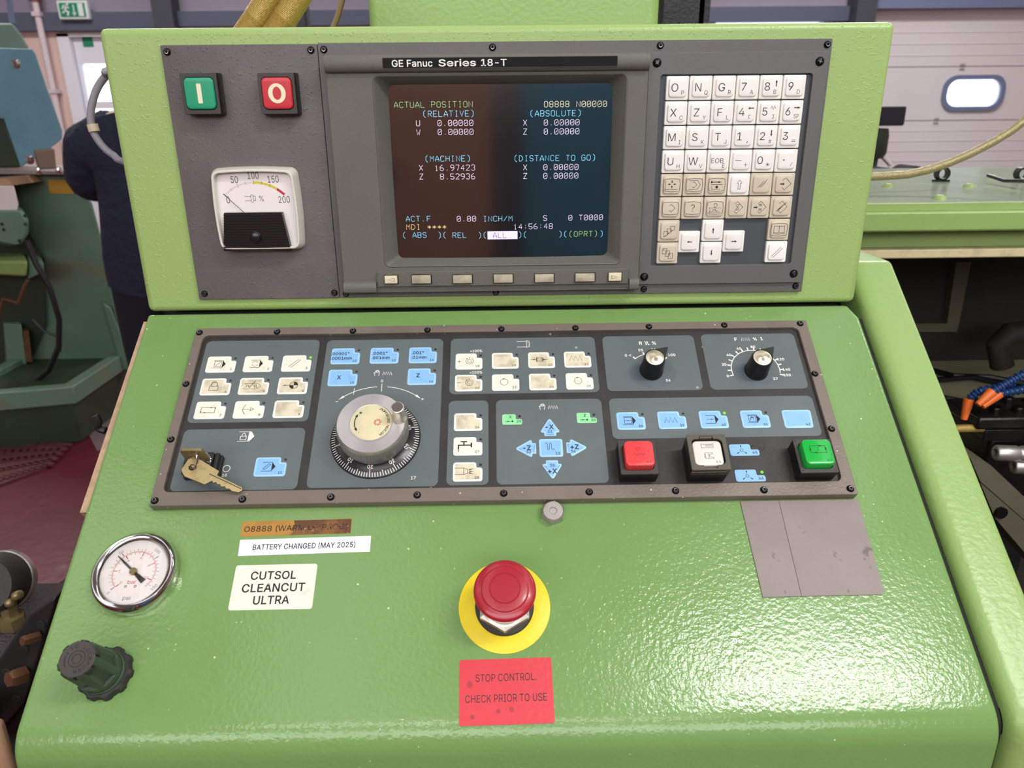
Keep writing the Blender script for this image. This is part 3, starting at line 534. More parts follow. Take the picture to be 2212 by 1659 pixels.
# ------------------------------------------------------------------ the machine: console desk, side column, control cabinet
T2 = Vector((.8, .6)); N2 = Vector((-.6, .8)); O2 = Vector((0, 1.25))
def P2(v): return O2+T2*v*.001
def rot2(n, a): return Vector((n.x*cos(a)-n.y*sin(a), n.x*sin(a)+n.y*cos(a)))
def stations(vtop, roll, vend, R, zend, flat=0):
    st = []
    c = P2(vtop)-N2*roll
    if flat:   # top runs back level, then rolls into the slope
        k = 5; tot = math.atan2(.6, .8)
        for i in range(k+1):
            n = rot2(N2, -tot*(1-i/k)); st.append((c+n*roll, n))
        st.insert(0, (c+Vector((0, 1))*roll+Vector((flat, 0)), Vector((0, 1))))
    else:
        for i in range(5):
            n = rot2(N2, -PI/2*(1-i/4)); st.append((c+n*roll, n))
    for v in (vtop-6, vtop-12, vtop-30, -120, -220, vend+20): st.append((P2(v), N2.copy()))
    c = P2(vend)-N2*R; k = 10; tot = PI/2-math.atan2(.6, .8)
    for i in range(k+1):
        n = rot2(N2, tot*i/k); st.append((c+n*R, n))
    p = st[-1][0]
    for z in (p.y-.1, p.y-.4, zend): st.append((Vector((p.x, z)), Vector((-1, 0))))
    return st
def loft(mb, st, uL, uR, rl, rr, skirt, corner=0):
    prev = None
    for i, (p, n) in enumerate(st):
        r_ = uR-(max(0, corner-(i-4)*corner/2) if (corner and i >= 4) else corner)
        if corner and i < 4: r_ = uR-corner
        cols = [(uL, -skirt)]+[(uL+rl*(1-cos(PI/2*k/4)), -rl*(1-sin(PI/2*k/4))) for k in range(5)]
        cols += [(uL+rl+(r_-rr-uL-rl)*k/4, 0) for k in range(1, 4)]
        cols += [(r_-rr*(1-sin(PI/2*k/4)), -rr*(1-cos(PI/2*k/4))) for k in range(5)]+[(r_, -skirt)]
        row = [(u, p.x+n.x*w, p.y+n.y*w) for u, w in cols]
        if prev: mb.bridge(prev, row, closed=False)
        prev = row
d = thing('console_desk', 'light green sloping console desk of the lathe under the grey control panel', 'console', FW, (0, 0, .1))
m = MB(); loft(m, stations(-2.5, .003, -345, .03, .12), -.3215, .3295, .004, .005, .035, .006); m.obj('sloping_cover', 'green_desk', d)
m = MB(); m.box(-.30, .0, .1, .315, .30, 1.2486); m.box(-.30, -.20, .1, .315, 0, 1.05); m.obj('inner_body', 'gap_black', d)
m = MB()
a, b = P2(-4)-N2*.006, P2(-192)-N2*.006
m.add([(-.3225, a.x, a.y), (-.3225, b.x, b.y), (-.3285, b.x, b.y), (-.3262, a.x, a.y)]+[(x, y+.6*.008, z-.8*.008) for x, y, z in [(-.3225, a.x, a.y), (-.3225, b.x, b.y), (-.3285, b.x, b.y), (-.3262, a.x, a.y)]],
      [(0, 1, 2, 3), (7, 6, 5, 4), (0, 4, 5, 1), (1, 5, 6, 2), (2, 6, 7, 3), (3, 7, 4, 0)])
m.obj('board_edge', 'tan_edge', d, label='raw tan edge along the side of the desk')
hk = MB(); q = at(228, 930, -.045); q2 = at(210, 925, -.045)
hk.tube([q, (q2+q)/2, q2, at(212, 908, -.045), at(205, 898, -.045)], .0035, 8); hk.obj('edge_latch', 'black_matte', d, label='small black wire latch on the edge')
m = MB(); loft(m, [(p-n*.010, n) for p, n in stations(-2.5, .003, -345, .03, .12)[5:]], .3297, .3363, .001, .001, .03); m.obj('gap_shade', 'gap_black', d, label='black strip standing for the shade in the gap beside the desk')  # black strip stands in for the shade inside the gap
d = thing('side_column', 'narrow green column beside the desk, separated by a dark gap', 'machine column', FW, (.358, .05, .1))
m = MB(); loft(m, stations(49, .012, -345, .03, .12, .22), .3365, .379, .010, .004, .06); m.obj('column_cover', 'green_plain', d)
m = MB(); m.box(.343, .03, .1, .374, .26, 1.24); m.box(.343, -.18, .1, .374, .03, 1.06); m.obj('inner_body', 'gap_black', d)
d = thing('control_cabinet', 'green hammer-finish cabinet holding the screen, keypad and meter above the desk', 'control cabinet', FW, (0, .15, 1.2515))
m = MB(); m.box(-.3208, 0, 1.2515, .3279, .30, 1.4868); m.obj('body', 'green_hammer', d, bevel=.0055, seg=4)
m = MB(); m.box(-.30, .02, 1.2487, .30, .28, 1.252); m.obj('mounting_foot', 'gap_black', d)
a = at(797, 45, .31); b = at(1423, 45, .31)
d = thing('headstock_tower', 'tall green tower of the machine rising behind the control cabinet', 'machine tower', FW, ((a.x+b.x)/2, .5, .1))
m = MB(); m.box(a.x, .305, .1, b.x, .8, 2.1); m.obj('body', 'green_plain', d, bevel=.01, seg=3)

# ------------------------------------------------------------------ the guard and the working area beyond the column
GX0, GX1, GY0, GY1, GZ = .385, 1.7, .30, .93, 1.307
d = thing('sliding_guard', 'wide green machine guard with shiny bolted top carrying the braided cable', 'machine guard', FW, (1.0, GY0, GZ-.07))
m = MB(); m.box(GX0, GY0+.012, GZ-.012, GX1, GY1, GZ); m.obj('top_panel', 'green_top', d, bevel=.002)
m = MB(); m.box(GX0, GY0+.004, GZ-.010, GX1, GY0+.0118, GZ-.001); m.obj('front_lip', 'green_rail', d)
m = MB(); m.box(GX0, GY0-.004, GZ-.036, GX1, GY0+.06, GZ-.0102); m.obj('front_rail', 'green_plain', d, bevel=.003)
m = MB(); m.box(GX0, GY0+.035, GZ-.062, GX1, GY0+.09, GZ-.0365); m.obj('lower_rail', 'green_rail', d)
m = MB(); m.box(GX0, GY0+.02, GZ-.075, GX1, GY0+.09, GZ-.0625); m.obj('wiper_strip', 'cream_strip', d, bevel=.002)
for px, py in ((1918, 404), (2030, 430), (2093, 404), (2144, 385)):
    q = az(px, py, GZ); m = MB(); m.lathe([(0, .006), (.004, .0055), (.0075, .003), (.009, 0)], n=16, M=Matrix.Translation((q.x, q.y, GZ))); m.obj('bolt', 'green_rail', d)
for px, py in ((2032, 392), (2204, 392)):
    q = az(px, py, GZ); m = MB()
    m.box(q.x-.012, q.y-.006, GZ, q.x+.012, q.y+.006, GZ+.003)
    t = MB(); t.plate(circ(0, 0, .011, 18), [circ(0, 0, .008, 18)], -.006, .006); m.add([(q.x+x, q.y+w, GZ+.0125+y) for x, y, w in t.v], t.f); m.obj('cable_clip', 'cable_black', d)
m = MB(); q0 = az(2135, 379, GZ+.012); q1 = az(2212, 391, GZ+.012); m.tube([q0, (q0+q1)/2+Vector((0, 0, -.004)), q1], .003, 8)
single(m, 'thin_wire', 'thin dark wire lying on the far edge of the guard', 'wire', FW, tuple(q0), 'cable_black')
pts = []
for px, py, Y in ((1840, 384, .42), (1900, 381, .42), (1960, 377, .42), (2005, 367, .42), (2050, 352, .42), (2100, 330, .42), (2150, 304, .42), (2185, 282, .42), (2220, 255, .42), (2290, 195, .42)): pts.append(at(px, py, Y))
m = MB(); m.tube(pts, .0058, 12)
single(m, 'braided_cable', 'braided metal-sheathed cable sagging across the top of the guard', 'cable', FW, tuple(pts[0]), 'braid')
for i, (x0, x1, ph, nm) in enumerate(((1885, 1935, 362, 'smaller'), (1928, 1998, 357, 'larger'))):
    a = at(x0, 374, .98); b = at(x1, 374, .98); h = at(x0, ph, .98).z-a.z; m = MB(); n = 12
    prof = [(a.x+(b.x-a.x)*k/n, a.z-.02+(h+.02)*math.sin(PI*k/n)**.8) for k in range(n+1)]
    A = [(x, .95, z) for x, z in prof]; B = [(x, 1.02, z) for x, z in prof]; Cc = [(x, .93, a.z-.03) for x, z in prof]; D = [(x, 1.04, a.z-.03) for x, z in prof]
    m.bridge(Cc, A, closed=False); m.bridge(A, B, closed=False); m.bridge(B, D, closed=False)
    single(m, 'dark_cover', '%s dark rounded cover rising behind the guard top' % nm, 'cover', FW, (a.x, .98, a.z), 'dark_cloth', 'dark covers behind the guard')
a = at(1945, 230, 2.2); b = at(1880, 272, 2.2)
d = thing('coolant_motor', 'green motor with a dark box on top, far behind the guard', 'motor', FW, (a.x-.06, 2.2, 0))
m = MB(); m.box(a.x-.16, 2.15, b.z, a.x, 2.3, a.z); m.obj('terminal_box', 'dark_cloth', d, bevel=.006)
e = at(1922, 275, 2.2); f = at(1895, 342, 2.2); m = MB(); m.lathe([(0, e.z), (.07, e.z-.004), (.075, e.z-.03), (.075, f.z+.02), (.065, f.z), (0, f.z)], e.x-.07, 2.22, 20); m.obj('motor_body', 'lathe_dark', d)
m = MB(); m.tube([(e.x-.01, 2.2, f.z+.01), (e.x+.02, 2.18, f.z-.03), (e.x-.05, 2.18, f.z-.09), (e.x-.14, 2.18, f.z-.11)], .012, 8); m.obj('pipe', 'pipe_white', d)
m = MB(); m.box(e.x-.12, 2.17, 0, e.x-.04, 2.27, f.z); m.obj('stand', 'lathe_dark', d)

d = thing('working_enclosure', 'dark oily working area of the lathe behind the column', 'enclosure', FW, (1.0, .6, .1))
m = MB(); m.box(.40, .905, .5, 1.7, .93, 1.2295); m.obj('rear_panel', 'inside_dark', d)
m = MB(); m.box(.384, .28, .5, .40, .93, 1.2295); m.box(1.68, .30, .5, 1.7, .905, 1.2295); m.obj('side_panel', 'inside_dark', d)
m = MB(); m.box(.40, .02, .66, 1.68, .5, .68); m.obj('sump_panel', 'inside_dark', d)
m = MB()
def slab(mb, px, Y, depth, mm=None, lean=0):
    P = [at(x, y, Y) for x, y in px]; t = MB(); t.prism([(p.x, p.z) for p in P], 0, depth)
    mb.add([(x+lean*w, Y+w, z) for x, z, w in t.v], t.f, mm)
slab(m, [(2066, 566), (2098, 566), (2068, 717), (1975, 717), (1975, 699), (2046, 699)], .885, .02); m.obj('window_trim', 'frame_dull', d, label='dull tan window trim')
q = at(2030, 797, .85); fz = q.z
m = MB(); m.box(.40, .51, fz-.03, 1.68, .905, fz); m.obj('drip_tray', 'inside_cream', d, label='oily cream drip tray')
m = MB(); slab(m, [(2096, 990), (2140, 1005), (2260, 1118), (2260, 1165), (2118, 1040)], .20, .06); m.obj('slideway_cover', 'carriage', d)
m = MB(); slab(m, [(2117, 1042), (2262, 1168), (2262, 1250), (2150, 1120)], .17, .05); o = m.obj('slideway', 'carriage', d)
h = MB(); q = at(2160, 1106, .17); h.lathe([(0, .004), (.008, .004), (.008, 0)], n=14, M=Matrix.Translation(q) @ Matrix.Rotation(PI/2, 4, 'X')); h.obj('bolt', 'black_oxide', sub(d, o))
for k, P in enumerate(([(1995, 795), (2060, 812), (2140, 815), (2220, 830)], [(2010, 822), (2100, 815), (2160, 826), (2230, 845)], [(2030, 858), (2080, 868), (2140, 872), (2230, 870)])):
    pp = [az(x, y, fz+.006+.004*k) for x, y in P]; m = MB(); m.tube(pp, .006, 8)
    single(m, 'coolant_hose', ['black coolant hose lying farthest back on the cream tray', 'black coolant hose crossing the middle of the cream tray', 'black coolant hose running to the tool block'][k], 'hose', FW, tuple(pp[0]), 'cable_black', 'coolant hoses on the tray')
m = MB(); pp = [at(2165, 790, .75), at(2155, 745, .75), at(2180, 720, .75), at(2230, 715, .75), at(2290, 700, .75)]; m.tube(pp, .022, 12)
single(m, 'bellows_hose', 'thick black hose curving in the dark of the working area', 'hose', FW, tuple(pp[0]), 'inside_dark')
TY = .34
a = at(2133, 903, TY); b = at(2300, 927, TY); c = at(2090, 872, TY+.12)
d = thing('tool_turret', 'black oily tool block bristling with bolts and bored holders', 'tool turret', FW, (a.x+.1, TY+.06, .681))
m = MB(); m.box(a.x-.012, TY, b.z, b.x, TY+.085, a.z); o = m.obj('top_clamp', 'tool_black', d, bevel=.004)
for k in range(3):
    for j in range(2):
        h = MB(); h.lathe([(0, .004), (.003, .004), (.003, .009), (.0075, .009), (.0085, .007), (.0085, 0)], n=14, M=Matrix.Translation((a.x+.025+.035*k+.01*j, TY+.022+.04*j, a.z))); h.obj('cap_screw', 'black_oxide', sub(d, o))
e = at(2085, 958, TY); m = MB(); m.box(e.x+.03, TY+.005, e.z, b.x, TY+.085, b.z-.001); m.obj('tool_slot', 'tool_black', d, bevel=.002)
e2 = at(2112, 1075, TY+.02); m = MB(); m.box(e2.x, TY+.02, e2.z, b.x, TY+.16, e.z-.001); m.obj('body', 'tool_black', d, bevel=.006)
m = MB(); m.box(.56, TY+.02, .681, b.x, TY+.16, e2.z-.001); m.obj('carriage', 'tool_black', d)
q = at(2040, 926, TY+.012); m = MB(); m.tube([(q.x, TY+.012, q.z), (e.x+.0295, TY+.012, q.z)], .0062, 14)
single(m, 'brass_bar', 'short brass bar held in the slot of the tool block', 'bar', FW, (q.x, TY+.012, q.z), 'gold')
for k, (px, py) in enumerate(((2150, 978), (2188, 1006))):
    q = at(px, py, TY-.03); m = MB(); M_ = Matrix.Translation(q) @ Matrix.Rotation(PI/2, 4, 'Y') @ Matrix.Rotation(.12, 4, 'X')
    m.lathe([(.006, .03), (.006, 0), (.0105, 0), (.0118, .002), (.0118, .028), (.0105, .030), (.0105, .034), (.0118, .036), (.0118, .12), (0, .12)], n=20, M=M_)
    single(m, 'tool_holder', ['shiny bored tool holder, upper of the two', 'shiny bored tool holder, lower and nearer of the two'][k], 'tool holder', FW, tuple(q), 'steel', 'bored tool holders')
NZ = [([(2262, 786), (2215, 806), (2178, 826), (2143, 846)], (2112, 874)), ([(2272, 826), (2222, 838), (2190, 845), (2158, 850)], (2122, 878)), ([(2190, 828), (2150, 838), (2112, 846), (2093, 862)], (2082, 906))]
for k, (P, tip) in enumerate(NZ):
    Y = TY-.02+.008*k; pp = [at(x, y, Y) for x, y in P]
    d = thing('coolant_nozzle', ['blue segmented coolant nozzle with orange tip, upper', 'blue segmented coolant nozzle with orange tip, over the tool block', 'blue segmented coolant nozzle with orange tip bent downward'][k], 'coolant nozzle', FW, tuple(pp[0]), 'segmented coolant nozzles')
    m = MB()
    for i in range(len(pp)-1):
        for j in range(3):
            u0 = pp[i].lerp(pp[i+1], j/3); u1 = pp[i].lerp(pp[i+1], (j+.85)/3)
            m.tube([u0, u0.lerp(u1, .45), u0.lerp(u1, .55), u1], [.0055, .0068, .0054, .0046], 10)
    m.obj('segments', 'nozzle_blue', d)
    m = MB(); t_ = at(tip[0], tip[1], Y-.005); m.tube([pp[-1], pp[-1].lerp(t_, .25), t_], [.0074, .0068, .0044], 12); m.obj('tip', 'nozzle_orange', d, label='orange tip')

# ------------------------------------------------------------------ things beyond the cabinet
for k, (xb, xt) in enumerate(((536, 630), (597, 692))):
    pp = [at(xb-30, 110, .16), at(xb-6, 75, .16), at(xb+18, 40, .16), at((xb+xt)/2+14, -30, .16), at(xt+20, -130, .16)]
    fine = [pp[int(f)].lerp(pp[min(int(f)+1, 4)], f-int(f)) for f in [i/200*4 for i in range(201)]]
    m = MB(); m.tube(fine, [.0121+.0004*(i % 2) for i in range(201)], 20)
    single(m, 'braided_hose', ['gold braided hose above the cabinet, nearer the exit sign', 'gold braided hose above the cabinet, nearer the dark post'][k], 'hose', FW, tuple(pp[0]), 'gold', 'gold hydraulic hoses')
a = at(649, 30, 1.6); m = MB(); m.box(a.x-.022, 1.58, 0, a.x+.016, 1.62, 2.6); m.box(a.x+.0165, 1.585, 0, a.x+.022, 1.615, 2.6)
single(m, 'dark_post', 'dark blue-black upright post beside the gold hoses', 'post', FW, (a.x, 1.6, 0), 'beam_dark')
m = MB(); pp = [at(715, 70, .5), at(728, 40, .5), at(738, 5, .5), at(752, -60, .5)]; m.tube(pp, .0042, 8)
single(m, 'tan_twine', 'thin tan twine hanging between the dark post and green tower', 'twine', FW, tuple(pp[0]), 'cord_tan')
a = at(1426, 50, .5); b = at(1524, 50, .5)
d = thing('chuck_guard', 'black upright guard with brown drum beside the green tower', 'guard', FW, (a.x+.05, .5, .1))
m = MB(); m.box(a.x, .48, .1, a.x+.05, .7, 2.1); m.box(b.x-.008, .48, .1, b.x, .7, 2.1); m.obj('frame', 'tool_black', d)
m = MB(); m.lathe([(0, .1), (.025, .1), (.025, 2.1), (0, 2.1)], (a.x+b.x)/2+.012, .56, 18); m.obj('drum', 'inside_dark', d)
pts = [at(*q, .12) for q in ((250, 150), (228, 165), (208, 195), (197, 235), (197, 268), (204, 290), (222, 316), (245, 335), (285, 352))]
pts = [Vector((-.318, .22, pts[0].z+.01))]+pts+[Vector((-.318, .22, pts[-1].z-.015))]
d = thing('grey_cable', 'thick grey cable looping out behind the cabinet edge with a tag', 'cable', FW, tuple(pts[0]))
sm = []
for i in range(len(pts)-1):
    p0, p1, p2, p3 = pts[max(i-1, 0)], pts[i], pts[i+1], pts[min(i+2, len(pts)-1)]
    for j in range(5):
        t = j/5; sm.append(.5*((2*p1)+(p2-p0)*t+(2*p0-5*p1+4*p2-p3)*t*t+(3*p1-p0-3*p2+p3)*t**3))
m = MB(); m.tube(sm+[pts[-1]], .0035, 12); m.obj('sheath', 'cable_grey', d)
a = at(199, 268, .12); b = at(204, 284, .12); m = MB(); m.tube([a, b], .0052, 14); m.obj('marker_tag', 'tag_cream', d, label='cream marker tag')
# ------------------------------------------------------------------ shared small parts
def socket_screw(d, u, v, w, mesh=[None], r=2.95):
    if not mesh[0]:
        m = MB(); m.lathe([(0, .55), (1.15, .55), (1.15, 1.75)], n=6, m=1); m.lathe([(1.15, 1.75), (1.62, 1.78), (2.3, 1.35), (2.75, .75), (2.95, .1), (2.95, -.2)], n=28, m=0)
        m.lathe([(1.1, 1.79), (1.55, 1.82), (1.6, 1.76)], n=28, m=2)
        o = m.obj('screw', ['black_oxide', 'slot_dark', 'screw_glint'], {'_f': (FU, (0, 0, 0), .001)}, link=False); mesh[0] = o.data; bpy.data.objects.remove(o)
    o = bpy.data.objects.new('screw', mesh[0]); COL.objects.link(o); fr, org, sc = d['_f']; o.parent = d['_o']
    o.location = ((u-org[0])*.001, (v-org[1])*.001, (w-org[2])*.001); o.rotation_euler = (0, 0, random.random()*6); return o
def cross_screw(d, u, v, w, mesh=[None]):
    if not mesh[0]:
        m = MB(); m.lathe([(0, 1.9), (1.5, 1.8), (2.6, 1.25), (3.2, .5), (3.3, -.2)], n=28)
        m.stroke([(-1.6, 0), (1.6, 0)], .75, 1.95, 1); m.stroke([(0, -1.6), (0, 1.6)], .75, 1.955, 1); m.lathe([(0, -.1), (3.7, -.1), (3.7, .12), (3.2, .16)], n=28)
        o = m.obj('screw', ['black_oxide', 'screw_glint'], {'_f': (FU, (0, 0, 0), .001)}, link=False); mesh[0] = o.data; bpy.data.objects.remove(o)
    o = bpy.data.objects.new('screw', mesh[0]); COL.objects.link(o); fr, org, sc = d['_f']; o.parent = d['_o']
    o.location = ((u-org[0])*.001, (v-org[1])*.001, (w-org[2])*.001); o.rotation_euler = (0, 0, random.random()*1.5); return o

# ------------------------------------------------------------------ power panel
d = thing('power_panel', 'textured grey-brown plate with start and stop buttons and a meter', 'panel', FU, (-208, 118, .05), None)
m = MB(); m.prism(box4(-271.3, 13.4, -144.9, 223.6, 1), .05, 3, .4, 2); m.obj('plate', 'grey_plate', d)
for u, v in ((-266.2, 218.5), (-150, 218.9), (-265.6, 18.9), (-149, 18.2)): socket_screw(d, u, v, 3)
def square_button(name, label, cu, cv, capmat, legend):
    d = thing(name, label, 'push button', FU, (cu, cv, 3.02), 'square buttons on the grey plate')
    m = MB(); m.prism(rrect(cu+.3, cv, 30.8, 32, 1.0), 3.02, 5); m.taper(rrect(cu+.3, cv, 30.8, 32, 1), 5, rrect(cu, cv, 29.6, 31.2, 1.2), 13, cap=False)
    m.plate(rrect(cu, cv, 29.6, 31.2, 1.2), [rrect(cu, cv+.2, 24.6, 24.6, 4)], 13, 14, bev=.3); m.obj('housing', 'housing_black', d)
    m = MB(); m.prism(rrect(cu, cv+.2, 24, 24, 3.8), 9, 15.6, 1.1, 4, m=0)
    legend(m, cu, cv+.2, 15.65); m.obj('cap', [capmat, 'cream_ink'], d, label='%s cap with cream legend' % capmat.split('_')[1])
def leg_I(m, u, v, w): m.prism(rrect(u, v, 3.6, 15, .6), w, w+.15, m=1)
def leg_O(m, u, v, w):
    m.plate(circ(u, v, 7.1, 36, 7.6), [circ(u, v, 3.5, 36, 5.0)], w, w+.15, 1)
square_button('start_button', 'green square push button marked I on the grey plate', -240.2, 186.3, 'cap_green', leg_I)
square_button('stop_button', 'red square push button marked O on the grey plate', -177.8, 185.9, 'cap_red', leg_O)

# load meter
MC = (-207, 93)
def barrel(w, h, b, r, n=8):
    p = []
    c = [(-w/2, -h/2), (w/2, -h/2), (w/2, h/2), (-w/2, h/2)]; q = []
    for i in range(4):
        a, e = Vector(c[i]), Vector(c[(i+1) % 4]); t = (e-a).normalized(); nn = Vector((t.y, -t.x))
        for k in range(n): f = k/n; s = a.lerp(e, f)+nn*b*(4*f*(1-f)); q.append((s.x, s.y))
    rr = [0]*len(q)
    for i in range(4): rr[i*n] = r
    return [(x+MC[0], y+MC[1]) for x, y in rpoly(q, rr, 5)]
d = thing('load_meter', 'square white-faced needle meter with a black ribbed lower cover', 'meter', FU, (MC[0], MC[1], 3.02))
m = MB(); m.taper(barrel(72, 68.5, 1.6, 6), 3.02, barrel(71, 67.5, 1.6, 6), 8, cap=False)
m.taper(barrel(71, 67.5, 1.6, 6), 8, barrel(67.5, 64.5, 1.6, 5.5), 13, cap=False)
m.plate(barrel(67.5, 64.5, 1.6, 5.5), [barrel(64, 61, 1.4, 4.8)], 8.6, 14, bev=.5); m.obj('clear_case', 'milky', d, label='clear plastic case of the meter')
m = MB(); m.flat(barrel(68, 65, 1.5, 5), 8.2); PV = (-208, 80.3)
w = 8.3
m.m = 1
for k in range(41):
    a = 135-90*k/40; big = k % 5 == 0
    if k <= 20 or big:
        r0, r1 = (33.9, 37.4) if k % 10 == 0 else ((34.4, 36.8) if big else (34.8, 36.3))
        m.stroke([(PV[0]+r*cos(rad(a)), PV[1]+r*sin(rad(a))) for r in (r0, r1)], .32 if big else .2, w+.06)
m.text('0', -231.3, 101.6, 5.6, w, sx=.72); m.text('50', -223.9, 118.3, 5.6, w, sx=.7, rot=0); m.text('100', -207.6, 121.6, 5.6, w, sx=.7); m.text('150', -191.0, 118.3, 5.6, w, sx=.7); m.text('200', -183.5, 101.4, 5.6, w, sx=.7)
m.stroke([(-217, 104.4), (-211.5, 104.4)], .35, w); m.stroke([(-217, 100.6), (-211.5, 100.6)], .35, w); m.stroke(rrect(-210.7, 102.5, 2, 6, .6), .35, w, closed=True); m.stroke([(-209.6, 104.4), (-207.8, 104.4), (-207.8, 100.6), (-209.6, 100.6)], .35, w); m.text('%', -202.8, 102.4, 4.6, w, sx=.8)
for a0, a1, mm in ((90, 57, 2), (57, 45.5, 3)):
    A = arc(PV[0], PV[1], 34.5, a0, a1, 16); B = arc(PV[0], PV[1], 36.6, a0, a1, 16)
    m.bridge([(x, y, w) for x, y in B], [(x, y, w) for x, y in A], mm, closed=False)
for k in range(21, 40):
    a = 135-90*k/40; m.stroke([(PV[0]+r*cos(rad(a)), PV[1]+r*sin(rad(a))) for r in (35.2, 35.9)], .22, w+.05)
m.obj('dial', ['meter_paper', 'ink_grey', 'scale_yellow', 'scale_red'], d, label='white printed dial')
m = MB(); m.tube([(PV[0]-26.5, PV[1]+26.5, 9.6), (PV[0]-9, PV[1]+9, 9.6)], .22, 6); m.obj('needle', 'ink', d)
def trap(k): return [(-239.0+k*.2, 58.8), (-180.6, 58.8), (-185.2, 91.1), (-234.6, 91.1)]
m = MB(); vs = []; n = 14
prof = [(58.8, 9), (58.8, 13.6)]
for k in range(n):
    v0 = 59.2+k*2.27; prof += [(v0, 13.6), (v0+.1, 14.5), (v0+1.1, 14.5), (v0+1.3, 13.6)]
prof += [(91.2, 13.6), (91.2, 9)]
A = [(-234.6-(91.1-v)*.136, v, w_) for v, w_ in prof]; B = [(-185.3+(91.1-v)*.142, v, w_) for v, w_ in prof]
m.bridge(A, B, closed=False); m.cap(A); m.cap(B); m.obj('ribbed_cover', 'black_gloss', d, label='black ribbed lower cover', smooth=20)
m = MB(); m.lathe([(4.9, 13.6), (4.9, 15), (4.5, 15.2), (4.5, 14.6)], -209.9, 70.3, 32); m.lathe([(4.3, 14.2), (3.9, 15.4), (2, 16), (0, 16.2)], -209.9, 70.3, 32); m.stroke([(-213.2, 71.4), (-206.6, 69.2)], .8, lambda x, y: 16.25-((x+209.9)**2+(y-70.3)**2)*.052, 1); m.obj('zero_screw', ['black_gloss', 'slot_dark'], d)

# ------------------------------------------------------------------ control face plate, display, keypad
d = thing('face_plate', 'grey metal face plate framing the display and the keypad', 'panel', FU, (66, 118, .05))
m = MB(); m.plate(box4(-144.4, 13.8, 275.7, 224.1, .8), [box4(-130, 28, 116, 206, 2), box4(132, 34, 266, 203, 2)], .05, 3.2, bev=.3); m.obj('plate', 'grey_metal', d)
for u, v in ((-139.5, 219.2), (-2.5, 219.8), (134.5, 220.1), (271.7, 219.7), (-138.6, 17.2), (-3.2, 16.7), (131.2, 17.9), (269.5, 19.1)): socket_screw(d, u, v, 3.2)
d = thing('display_unit', 'grey control display showing position readouts above a row of soft keys', 'display', FU, (-7, 118, 3.25))
m = MB()
out0 = box4(-137.3, 20.2, 123.9, 214.3, 2, 5); hole = box4(-99.3, 43.8, 106.3, 198.0, 4, 5); hin = box4(-89.8, 48.4, 97.2, 192.4, 5, 5)
m.plate(out0, [hole], 3.25, 13)
rim = inset(hole, -1.4)
m.bridge([(x, y, 13.0) for x, y in rim], [(x, y, 13.7) for x, y in inset(hole, -.7)]); m.bridge([(x, y, 13.7) for x, y in inset(hole, -.7)], [(x, y, 13.3) for x, y in hole])
m.obj('housing', 'housing', d, bevel=.0008)
m = MB(); m.bridge([(x, y, 13.2) for x, y in hole], [(x, y, 2.2) for x, y in hin]); m.bridge([(x, y, 2.2) for x, y in hin], [(x, y, .3) for x, y in inset(hin, .6)]); m.obj('screen_surround', 'housing', d)
m = MB()
bar = [(200.9, 13.05), (201.2, 15.2), (203, 17.4), (206, 18.2), (210, 18.2), (212.6, 17.2), (214.2, 14.5), (214.3, 3.3)]
A = [(-137.4, v, w) for v, w in bar]; B = [(124.0, v, w) for v, w in bar]; m.bridge(A, B, closed=False); m.cap(A); m.cap(B); m.obj('hood_bar', 'housing', d)
bar = [(20.0, 3.3), (20.0, 14.5), (21.4, 16.6), (24, 17.2), (28.5, 16.6), (30, 15), (30.4, 13.05)]
for u0, u1 in ((-137.4, -108.6), (115.6, 124.0)):
    m = MB(); A = [(u0, v, w) for v, w in bar]; B = [(u1, v, w) for v, w in bar]; m.bridge(A, B, closed=False); m.cap(A); m.cap(B); m.obj('foot_bar', 'housing', d)
m = MB(); m.prism(box4(-90.5, 203.7, 97.7, 211.5, .4), 18.0, 18.5, m=0); m.stroke(box4(-90.5, 203.7, 97.7, 211.5, .4), .3, 18.55, 2, closed=True)
m.text('GE Fanuc', -83.2, 207.4, 4.9, 18.6, 1, al='l', bold=.028, fit=32.6); m.text('Series', -45.9, 207.5, 4.9, 18.6, 1, al='l', bold=.03, fit=30); m.text('18-T', -11.9, 207.5, 4.9, 18.6, 1, al='l', bold=.025, fit=20.6)
m.obj('nameplate', ['nameplate', 'white_ink', 'ink_grey'], d, label='black nameplate with white lettering')
SC = (4, 120)
def bulge(u, v): return .8+3.4*(1-.5*((u-SC[0])/95)**2-.5*((v-SC[1])/74)**2)
m = MB(); nu, nv = 24, 18; vs = []
for j in range(nv+1):
    for i in range(nu+1):
        u = -89.6+186.6*i/nu; v = 48.6+143.6*j/nv; vs.append((u, v, bulge(u, v)))
m.add(vs, [(j*(nu+1)+i, j*(nu+1)+i+1, (j+1)*(nu+1)+i+1, (j+1)*(nu+1)+i) for j in range(nv) for i in range(nu)])
scr = m.obj('screen', 'screen', d, label='dark curved glass screen')
